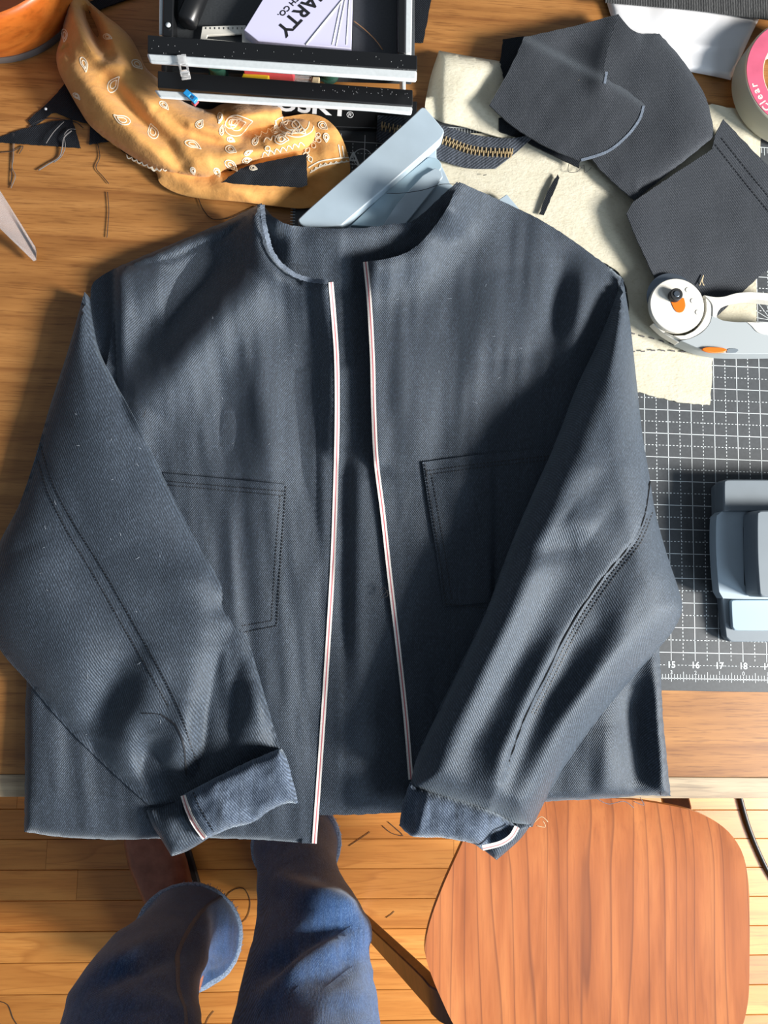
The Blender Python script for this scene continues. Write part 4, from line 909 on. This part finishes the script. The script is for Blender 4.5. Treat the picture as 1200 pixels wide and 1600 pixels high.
# ------------------------------------------------------------------ rotary cutter
rc = empty('rotary_cutter', A(1110, 500, 0.006), 'white and grey rotary cutter with orange buttons lying on the canvas', 'rotary cutter')
def disc(name, px, r, h0, h1, mat, par=rc, bevel=0.0008, n=56):
    c = A(*px, h1); return slab(name, [(c[0] + r*math.cos(2*math.pi*k/n), c[1] + r*math.sin(2*math.pi*k/n)) for k in range(n)], h0, h1, mat, par, world=True, bevel=bevel)
K = 0.00064
disc('blade', (1049, 465), 41.5 * K, 0.0205, 0.0212, M_STEEL, bevel=0.0001)
disc('washer', (1060, 478), 45 * K, 0.0165, 0.0203, M_WHT)
disc('blade_guard', (1058, 477), 45.5 * K, 0.0214, 0.027, M_WHT)
slab('slot_insert', [(1048, 468), (1052, 460, 1), (1069, 466, 1), (1071, 478), (1067, 487), (1059, 488), (1053, 482)], 0.0271, 0.0276, M_ORG, rc, 3, bevel=0.0002)
kb = disc('knob', (1057.5, 459.5), 10.5 * K, 0.0276, 0.034, M_BLKM)
disc('knob_cap', (1057.8, 459), 5 * K, 0.0341, 0.0348, M_STEEL, kb)
for px in ((1075, 453), (1083, 470), (1090.5, 488)): disc('guard_bump', px, 4.2 * K, 0.0270, 0.0275, M_WHT, bevel=0.0003, n=20)
slab('guard_ring', [(1103, 466, 1), (1112, 470), (1115, 486), (1108, 506), (1094, 520), (1076, 529), (1064, 530, 1), (1040, 518), (1052, 524), (1070, 524, 1), (1086, 516), (1098, 502), (1104, 485)], 0.0130, 0.0262, M_WHT, rc, 3)
slab('head_arm', [(1020, 505, 1), (1036, 520), (1060, 535, 1), (1066, 531), (1046, 522), (1032, 508)], 0.013, 0.022, M_WHT, rc, 3)
slab('handle', [(1113, 478, 1), (1118, 493), (1128, 500), (1150, 503), (1176, 503), (1240, 505, 1), (1240, 552, 1), (1180, 553), (1130, 552), (1095, 545), (1064, 532, 1), (1080, 528), (1098, 518), (1110, 502)], 0.0095, 0.0265, M_GRP, rc, 4, bevel=0.003)
slab('handle_panel', [(1167, 503, 1), (1240, 505, 1), (1240, 524, 1), (1200, 523), (1184, 519), (1174, 509)], 0.0266, 0.0272, M_WHT, rc, 4, bevel=0.0003)
slab('lock_button', [(1097, 545), (1106, 542), (1128, 543), (1136, 546), (1132, 550), (1116, 551), (1103, 549)], 0.0266, 0.0290, M_ORG, rc, 2, bevel=0.0006)
slab('lock_recess', [(1138, 545), (1150, 544.5), (1154, 547), (1150, 551), (1136, 551)], 0.0266, 0.0270, M_GREYD, rc, 2, bevel=0.0002)
Rl = rs([(1103, 466), (1118, 470), (1124, 486)], 3, False)
slab('finger_loop', [(1100, 461, 1), (1118, 464), (1132, 463), (1150, 458), (1175, 456), (1240, 462, 1), (1240, 474, 1), (1195, 469), (1170, 467), (1145, 471), (1130, 478), (1122, 487), (1120, 496, 1), (1113, 494, 1), (1113, 478), (1109, 470)], 0.016, 0.027, M_WHT, rc, 3, bevel=0.002)
tag(thread('thread_scrap', [(1093, 446), (1096, 438), (1099, 430), (1097, 440), (1100, 446)], 0.0165, M_BEI, None, 0.0005, 2), 'short beige thread on the charcoal offcut beside the cutter', 'thread')

# ------------------------------------------------------------------ grey press at the right edge
gp = empty('grey_press', A(1200, 870), 'grey plastic press with a slotted frame standing on the mat at the right edge', 'press')
B = MT + 0.0004
slab('base', [(1131, 752), (1118, 760, 1), (1120, 860, 1), (1134, 996), (1142, 1003, 1), (1330, 1003, 1), (1330, 752, 1)], B, 0.013, M_GREYD, gp, 10, bevel=0.0015)
slab('rear_block', [(1131, 751), (1136, 749), (1330, 750, 1), (1330, 800, 1), (1131, 799, 1)], 0.0132, 0.030, M_GREYD, gp, 10, bevel=0.0015)
slab('slotted_frame', [(1120, 806), (1128, 799, 1), (1330, 800, 1), (1330, 936, 1), (1130, 935), (1124, 925), (1119, 860)], 0.0132, 0.026, M_GREY, gp, 10, holes=[[(1161, 824), (1163, 821), (1182, 821, 1), (1240, 821, 1), (1240, 917, 1), (1166, 917), (1163, 914), (1162, 870)]], bevel=0.002)
slab('front_pad', [(1142, 939), (1145, 937), (1330, 937, 1), (1330, 985, 1), (1148, 985), (1144, 980)], 0.0132, 0.0175, M_GREYL, gp, 10, bevel=0.0012)
slab('slide_column', [(1182, 800), (1188, 797), (1330, 797, 1), (1330, 935, 1), (1190, 933), (1186, 928), (1182, 870)], 0.0262, 0.050, M_GREYD, gp, 10, bevel=0.002)

# ------------------------------------------------------------------ chair
SZ = 0.44
ch = empty('plywood_chair', G(920, 1440, 0), 'moulded walnut plywood chair with rounded seat pulled out from the table', 'chair')
SEAT = [(735, 1292), (760, 1262), (810, 1248), (880, 1246), (950, 1247), (1020, 1254), (1085, 1268), (1130, 1292), (1158, 1328), (1169, 1375), (1171, 1430), (1171, 1500), (1168, 1570), (1150, 1622), (1090, 1668), (990, 1690), (880, 1690), (780, 1668), (718, 1614), (690, 1562), (670, 1512), (664, 1482), (672, 1440), (690, 1390), (712, 1340)]
sc_ = np.array([918, 1470.0])
def h_seat(X, Y, D):
    u = (X - 918) / 255; w = (Y - 1470) / 220
    return SZ - T + 0.012 * u * u + 0.010 * np.clip(w, 0, 1) ** 2 - 0.016 * np.clip(-w - 0.45, 0, 1) ** 2 * 3
cloth('seat', SEAT, h_seat, [M_SEAT], ch, 12, th=0.011)
def bar(name, path, wid, thk, mat, par):
    """a bent plywood strip: path points, width direction sideways"""
    P = np.array(path, float); t = np.gradient(P, axis=0); V = []; F = []
    for p, d, w in zip(P, t, wid if np.ndim(wid) else [wid] * len(P)):
        d = d / np.linalg.norm(d); sd = np.array(par[1], float); sd = sd - d * (sd @ d); sd /= np.linalg.norm(sd); up = np.cross(sd, d)
        for a, b in ((-1, -1), (1, -1), (1, 1), (-1, 1)): V.append(p + sd * a * w / 2 + up * b * thk / 2)
    for i in range(len(P) - 1):
        for k in range(4): F.append((i*4+k, i*4+(k+1) % 4, (i+1)*4+(k+1) % 4, (i+1)*4+k))
    F.append((3, 2, 1, 0)); n = (len(P) - 1) * 4; F.append((n, n+1, n+2, n+3))
    return mesh(name, V, F, mat, par[0], True, bevel=0.002, sharp=40)
def bez(p0, p1, p2, n=10): return [np.array(p0)*(1-t)**2 + 2*np.array(p1)*t*(1-t) + np.array(p2)*t*t for t in np.linspace(0, 1, n)]
# left rear leg seen between the jeans and the seat, the other three as its mirror
sA = G(760, 1590, SZ - 0.020); sB = G(672, 1548, SZ - 0.075); sC = G(560, 1432, 0.0); cx = A(918, 1470, SZ - T)[0]
sC[2] = 0.006
path = bez(sA, (sA + sB) / 2 + np.array([-0.03, 0, 0.012]), sB, 6) + bez(sB, sB * 0.72 + sC * 0.28 + np.array([-0.012, 0.0, -0.03]), sC, 9)[1:]
bar('leg', path, [0.045] * 6 + [0.044, 0.042, 0.040, 0.038, 0.036, 0.034, 0.032, 0.030], 0.017, M_LEGW, (ch, (0.25, -1, 0.1)))
mir = [np.array([2 * cx - p[0], p[1], p[2]]) for p in path]
bar('leg', mir, [0.045] * 6 + [0.044, 0.042, 0.040, 0.038, 0.036, 0.034, 0.032, 0.030], 0.017, M_LEGW, (ch, (-0.25, -1, 0.1)))
fA = G(1050, 1300, SZ - 0.03); fC = G(1048, 1240, 0.006); fA2 = np.array([2*cx - fA[0], fA[1], fA[2]])
fC = fA + np.array([0.05, 0.11, 0]); fC[2] = 0.006
pf = bez(fA, fA + np.array([0.05, 0.06, -0.01]), fC, 10); bar('leg', pf, 0.04, 0.017, M_LEGW, (ch, (1, 0.2, 0)))
bar('leg', [np.array([2*cx - p[0], p[1], p[2]]) for p in pf], 0.04, 0.017, M_LEGW, (ch, (1, -0.2, 0)))
bk = A(918, 1690, SZ - T); yb = bk[1] - 0.09
V = []; F = []; nx, nz = 15, 8
for j in range(nz):
    for i in range(nx):
        a = -1 + 2 * i / (nx - 1); z = 0.58 + 0.17 * j / (nz - 1); e = (1 - 0.22 * abs(2 * j / (nz - 1) - 1) ** 3)
        V.append((cx + 0.225 * a * e, yb - 0.10 + 0.055 * a * a - 0.05 * (z - 0.6), z))
n = len(V); V += [(x, y - 0.010, z) for x, y, z in V]
for j in range(nz - 1):
    for i in range(nx - 1):
        a = j * nx + i; F += [(a, a + nx, a + nx + 1, a + 1), (a + n, a + 1 + n, a + nx + 1 + n, a + nx + n)]
for i in range(nx - 1): F += [(i, i + 1, i + 1 + n, i + n), ((nz-1)*nx + i + 1, (nz-1)*nx + i, (nz-1)*nx + i + n, (nz-1)*nx + i + 1 + n)]
for j in range(nz - 1): F += [((j+1)*nx, j*nx, j*nx + n, (j+1)*nx + n), (j*nx + nx - 1, (j+1)*nx + nx - 1, (j+1)*nx + nx - 1 + n, j*nx + nx - 1 + n)]
mesh('backrest', V, F, M_SEAT, ch, True, sharp=50)
bar('back_support', bez((cx, yb + 0.25, SZ - 0.018), (cx, yb - 0.10, SZ - 0.03), (cx, yb - 0.108, 0.66), 12), 0.07, 0.012, M_LEGW, (ch, (1, 0, 0)))
bar('seat_frame', [sA + np.array([0.0, 0.02, 0.004]), (sA + mir[0]) / 2 + np.array([0, 0.02, 0.004]), mir[0] + np.array([0.0, 0.02, 0.004])], 0.05, 0.014, M_LEGW, (ch, (0, 1, 0)))

# ------------------------------------------------------------------ the person: boots and frayed jeans
ps = empty('person', G(380, 1420, 0), 'person standing at the table in frayed blue jeans and brown leather boots', 'person')
def ring(px, rx, z, ry=None, n=40, rot=0.0, noise=0.0):
    c = G(px[0], px[1], z); k = np.linalg.norm(G(px[0] + rx, px[1], z) - c); ky = k * (ry or 1.0)
    return [np.array([c[0] + k * math.cos(t) * math.cos(rot) - ky * math.sin(t) * math.sin(rot), c[1] + k * math.cos(t) * math.sin(rot) + ky * math.sin(t) * math.cos(rot), z]) for t in [2 * math.pi * i / n for i in range(n)]]
def dense(stations, m=6):
    """interpolate ring stations (px, py, rx, z, ry, rot)"""
    S = np.array(stations, float); out = []
    for i in range(len(S) - 1):
        p0, p1, p2, p3 = S[max(i-1, 0)], S[i], S[i+1], S[min(i+2, len(S)-1)]
        for q in range(m):
            t = q / m; out.append(0.5 * ((2*p1) + (-p0+p2)*t + (2*p0-5*p1+4*p2-p3)*t*t + (-p0+3*p1-3*p2+p3)*t**3))
    out.append(S[-1]); return out
def leg_rings(st, n=56): return [ring((a[0], a[1]), a[2], a[3], a[4], n, a[5]) for a in dense(st, 7)]
LL = leg_rings([(293, 1466, 82, 0.085, 0.98, 0.0), (290, 1466, 77, 0.13, 0.98, 0), (276, 1474, 70, 0.20, 1.0, 0), (252, 1502, 76, 0.29, 1.0, 0), (222, 1552, 94, 0.39, 1.0, 0), (203, 1622, 114, 0.50, 1.0, 0), (212, 1720, 124, 0.60, 1.0, 0), (240, 1860, 150, 0.72, 1.0, 0), (285, 2060, 185, 0.83, 1.0, 0)])
RL = leg_rings([(463, 1318, 66, 0.085, 1.0, 0.0), (463, 1332, 63, 0.13, 1.0, 0), (466, 1366, 62, 0.20, 1.0, 0), (478, 1428, 76, 0.29, 1.0, 0), (486, 1490, 92, 0.38, 1.0, 0), (478, 1590, 110, 0.49, 1.0, 0), (478, 1700, 124, 0.60, 1.0, 0), (486, 1850, 152, 0.72, 1.0, 0), (500, 2060, 190, 0.83, 1.0, 0)])
def wrinkle(rings, folds):
    out = []
    for r in rings:
        R = np.array(r); c = R.mean(0); d = R - c; d[:, 2] = 0; d /= np.linalg.norm(d, axis=1)[:, None]
        x, y = PX(R); amp = 0.006 * fbm(x, y, 60, 34, 3, -0.4) + 0.0022 * fbm(x, y, 22, 14, 2, -0.4)
        for f_, a, w in folds: amp = amp + ridge(x, y, f_, a, w)
        fr_ = np.clip((R[:, 2] - 0.085) / 0.03, 0.15, 1)
        Q = R + d * (amp * fr_)[:, None]; Q[:, 2] += amp * fr_ * 0.8; out.append(Q)
    return out
FOLD = 1.7
LL = wrinkle(LL, [([(140, 1540), (230, 1505), (300, 1480)], -7, 14), ([(180, 1510), (240, 1475), (300, 1440)], 5, 16), ([(316, 1420), (322, 1470), (300, 1530)], 7, 16), ([(336, 1440), (340, 1500), (325, 1560)], -9, 14), ([(170, 1570), (250, 1560), (300, 1590)], 4, 14)])
RL = wrinkle(RL, [([(404, 1530), (440, 1500), (500, 1462), (570, 1440)], -9, 16), ([(470, 1400), (520, 1410), (575, 1452)], 11, 18), ([(420, 1560), (480, 1490), (572, 1448)], 8, 14), ([(430, 1370), (470, 1390), (500, 1400)], 6, 14), ([(540, 1480), (545, 1510), (500, 1530)], -5, 14)])
FOLD = 1.0
def open_tube(rings, th=0.0025):
    """a trouser leg: outside and inside surfaces joined at the hem, closed at the top"""
    n = len(rings[0]); V = []; F = []
    for r in rings: V += list(r)
    m = len(rings)
    for i in range(m - 1):
        for k in range(n): k2 = (k+1) % n; F.append((i*n+k, i*n+k2, (i+1)*n+k2, (i+1)*n+k))
    o = len(V); q = min(14, m)
    for r in rings[:q]:
        R = np.array(r); c = R.mean(0); d = c - R; d[:, 2] = 0; V += list(R + d / np.linalg.norm(d, axis=1)[:, None] * th)
    for i in range(q - 1):
        for k in range(n): k2 = (k+1) % n; F.append((o+i*n+k2, o+i*n+k, o+(i+1)*n+k, o+(i+1)*n+k2))
    for k in range(n): k2 = (k+1) % n; F.append((k2, k, o + k, o + k2))
    F.append(tuple((m-1)*n + k for k in range(n))); return V, F
hl, hr = np.array(LL[-1]).mean(0), np.array(RL[-1]).mean(0); pc = (hl + hr) / 2
pel = []
for z, wx, wy, oy in ((0.80, 0.10, 0.09, 0.0), (0.84, 0.185, 0.125, -0.005), (0.90, 0.195, 0.135, -0.015), (0.97, 0.180, 0.125, -0.02), (1.04, 0.165, 0.112, -0.02)):
    pel.append([np.array([pc[0] + wx * math.cos(t), pc[1] + oy + wy * math.sin(t), z]) for t in [2*math.pi*k/56 for k in range(56)]])
v, f = join([open_tube(LL), open_tube(RL), loft(pel)])
jeans = mesh('jeans', v, f, M_JEAN, ps, True)
tor = []
for z, wx, wy in ((1.0, 0.172, 0.118), (1.08, 0.165, 0.11), (1.2, 0.18, 0.118), (1.33, 0.205, 0.12), (1.42, 0.20, 0.10), (1.46, 0.12, 0.075), (1.48, 0.06, 0.055)):
    tor.append([np.array([pc[0] + wx * math.cos(t), pc[1] - 0.045 + wy * math.sin(t), z]) for t in [2*math.pi*k/40 for k in range(40)]])
# frayed hems and side seam
fr2 = []; rf = random.Random(2)
for r in (LL[0], RL[0]):
    n = len(r)
    for i in range(520):
        u = rf.random() * n; a = r[int(u)]; b = r[(int(u) + 1) % n]; p = a + (b - a) * (u % 1); c = np.array(r).mean(0); d = p - c; d /= np.linalg.norm(d)
        e = p + d * rf.uniform(0.0, 0.005) + np.array([rf.uniform(-.003, .003), rf.uniform(-.003, .003), rf.uniform(-0.012, 0.001)])
        v, f = tube_vf([p - d * 0.002, (p + e) / 2 + np.array([0, 0, 0.001]), e], 0.0006, 3); fr2.append((v, f))
v, f = join(fr2); tag(mesh('frayed_hem', v, f, plain('fray_blue_white', lin(128, 146, 172), 0.9, noise=0.4, nscale=700), jeans), 'pale frayed hems', kind='stuff')
# the seam runs down the inside of the near leg: take the ring points facing right-front
V = []; F = []
for i, r in enumerate(LL[2:48]):
    R = np.array(r); c = R.mean(0); k = 7
    for dk, off in ((0.65, 0.0004), (1.0, 0.0016), (1.35, 0.0004)):
        w_ = abs(dk - 1.0); q = R[k + 1] * (1 - w_) + (R[k] if dk < 1 else R[k + 2]) * w_
        d = q - c; d[2] = 0; d /= np.linalg.norm(d); V.append(q + d * off)
for i in range(45): F += [(i*3, i*3+1, i*3+4, i*3+3), (i*3+1, i*3+2, i*3+5, i*3+4)]
mesh('inseam', V, F, M_JSEAM, jeans)
for r0, r1, r2 in ((LL[0], LL[1], LL[2]), (RL[0], RL[1], RL[2])):
    rg = []
    for a, o in ((r0, 0.0015), (r0, 0.0045), (r1, 0.005), (r2, 0.0045), (r2, 0.0)):
        Q = np.array(a); c = Q.mean(0); d = Q - c; d[:, 2] = 0; d /= np.linalg.norm(d, axis=1)[:, None]
        jit = 1 + 0.3 * np.random.RandomState(4).rand(len(Q), 1); rg.append(list(Q + d * o * jit))
    v, f = loft(rg, False); mesh('hem', v, f, M_HEM, jeans)
def boot(heel, toe, label):
    h = G(*heel, 0); t = G(*toe, 0); L = np.linalg.norm(t - h); d = (t - h) / L; s = np.array([d[1], -d[0], 0])
    b = empty('x', h, 'x', 'x'); bpy.data.objects.remove(b)
    rings = []
    for u, w, z0, zt in ((0.0, 0.028, 0.032, 0.075), (0.03, 0.033, 0.031, 0.10), (0.12, 0.036, 0.031, 0.125), (0.25, 0.036, 0.030, 0.13), (0.36, 0.038, 0.024, 0.118), (0.48, 0.043, 0.016, 0.095), (0.62, 0.049, 0.013, 0.080), (0.76, 0.051, 0.013, 0.068), (0.88, 0.044, 0.014, 0.060), (0.96, 0.030, 0.016, 0.050), (1.0, 0.012, 0.020, 0.036)):
        c = h + d * L * u; rg = []
        for k in range(28):
            a = 2 * math.pi * k / 28; ca, sa = math.cos(a), math.sin(a); pw = 0.75
            rg.append(c + s * w * math.copysign(abs(ca) ** pw, ca) + np.array([0, 0, (z0 + zt) / 2 + (zt - z0) / 2 * math.copysign(abs(sa) ** pw, sa)]))
        rings.append(rg)
    v1 = loft(rings)
    c = h + d * 0.055; sh = []
    for z, r in ((0.07, 0.033), (0.11, 0.035), (0.14, 0.036), (0.16, 0.037)):
        sh.append([c + (d * math.cos(a) * 1.15 + s * math.sin(a)) * r + np.array([0, 0, z]) for a in [2*math.pi*k/28 for k in range(28)]])
    v, f = join([v1, loft(sh)]); o = mesh('boot', v, f, M_BOOT, ps, True); tag(o, label)
    V = []; prof = [(-0.004, 0.030), (0.10, 0.036), (0.3, 0.037), (0.48, 0.045), (0.64, 0.052), (0.78, 0.054), (0.9, 0.046), (0.98, 0.026), (1.015, 0.006)]
    pts = [h + d * L * u + s * w for u, w in prof] + [h + d * L * u - s * w for u, w in prof[::-1]]
    prism('sole', ([p + np.array([0, 0, 0.0008]) for p in pts], [p + np.array([0, 0, 0.013]) for p in pts]), M_SOLE, o, None, 0.002)
    hp = [h + d * L * u + s * w for u, w in prof[:2]] + [h + d * L * 0.26 + s * 0.036, h + d * L * 0.26 - s * 0.036] + [h + d * L * u - s * w for u, w in prof[:2][::-1]]
    prism('heel', ([p + np.array([0, 0, 0.0005]) for p in hp], [p + np.array([0, 0, 0.034]) for p in hp]), M_SOLE, o, None, 0.002)
    for w0, u0, a0 in ((0.6, 0.50, 0.018), (0.4, 0.44, 0.02), (0.3, 0.40, 0.016)): pass
    return o
boot((328, 1498), (224, 1262), 'brown leather boot on the left, toe under the jacket')
boot((466, 1400), (462, 1170), 'brown leather boot on the right, mostly hidden by the jeans')

# ------------------------------------------------------------------ cable and loose threads
C = rs([(1150, 1215), (1158, 1250), (1170, 1292), (1186, 1332), (1204, 1368), (1240, 1420)], 8, False)
tag(tube('power_cable', [G(x, y, 0.0058) for x, y in C], 0.0045, M_CABLE, None, 8), 'black power cable on the floorboards right of the chair', 'cable')
def ft(pts, label, m=M_THD, r=0.0006):
    R = rs(pts, 6, False); tag(tube('thread', [G(x, y, 0.0016) for x, y in R], r, m, None, 5), label, 'thread', 'threads on the floor')
ft([(345, 1420), (358, 1395), (380, 1388), (391, 1410), (384, 1436), (362, 1448)], 'dark loop of thread on the floor between the boots')
ft([(-4, 1564), (12, 1570), (20, 1590), (26, 1600), (34, 1612)], 'curly brown thread on the floor in the lower left corner')
ft([(545, 1322), (560, 1312), (578, 1300)], 'short dark thread on the floor right of the right boot')
ft([(597, 1290), (612, 1302), (630, 1306), (620, 1296), (606, 1284)], 'tangled dark thread on the floor below the jacket hem')
ft([(603, 1434), (612, 1428), (616, 1424)], 'tiny thread on the floor between the jeans and the chair')
ft([(320, 1604), (326, 1590), (334, 1580)], 'short thread on the floor at the bottom edge beside the left leg')
def tt(pts, label, m=M_THD, r=0.0004, h=0.0015, grp='threads on the table'):
    tag(thread('thread', pts, h, m, None, r, 3), label, 'thread', grp)
tt([(152, 222), (156, 245), (150, 262), (160, 275), (170, 287)], 'dark thread below the small scrap under the bandana')
tt([(20, 206), (19, 240), (18, 270), (17, 290)], 'straight dark thread hanging down from the pointed scrap')
tt([(22, 208), (21, 245), (19, 262), (24, 275), (17, 294)], 'pale thread twisted around the straight dark one', M_THG)
tt([(112, 204), (100, 215), (97, 232), (92, 246), (76, 256), (60, 266)], 'grey tuft of threads trailing from the pointed scrap', M_THG, 0.0007, [0.006, 0.006, 0.003, 0.002, 0.002, 0.002])
tt([(118, 202), (108, 202), (100, 212), (102, 228), (96, 244), (84, 254)], 'second grey thread in the tuft of the pointed scrap', M_THG, 0.0004, [0.006, 0.006, 0.006, 0.003, 0.002, 0.002])
tt([(100, 190), (84, 206), (72, 224)], 'grey thread lying diagonally across the pointed scrap', M_THG, 0.0004, 0.006)
tt([(0, 238), (20, 236), (36, 228), (30, 240)], 'dark thread at the left edge below the pointed scrap')
tt([(45, 198), (65, 187), (85, 185), (120, 192), (130, 200)], 'dark thread between the forked scrap and the pointed scrap')
tt([(310, 310), (318, 328), (332, 342), (360, 340), (400, 322)], 'long dark thread curving from the bandana to the collar')
tt([(168, 300), (170, 330), (167, 371)], 'thin dark thread on the bare wood left of the jacket shoulder')
tt([(890, 252), (888, 268), (902, 268), (912, 258), (914, 270), (924, 262)], 'curly thread on the canvas below the pale cut edge', M_THD, 0.0003, 0.008)
tt([(755, 274), (760, 273)], 'tiny thread on the canvas below the zip', M_THD, 0.0004, 0.0075)
tt([(903, 126), (910, 124), (920, 127)], 'tiny beige thread on the folded offcut', M_BEI, 0.0003, 0.0295)
for px in ((72, 171), (49, 194)):
    pass
w = empty('white_button', A(72, 171, 0.004), 'tiny white bead at the edge of the forked scrap', 'bead'); v, f = lathe([(0, 0), (0.0012, 0.0002), (0.0016, 0.001), (0.001, 0.0018), (0, 0.002)], A(72, 171, 0.0035), 10); mesh('bead_body', v, f, M_PAP, w)
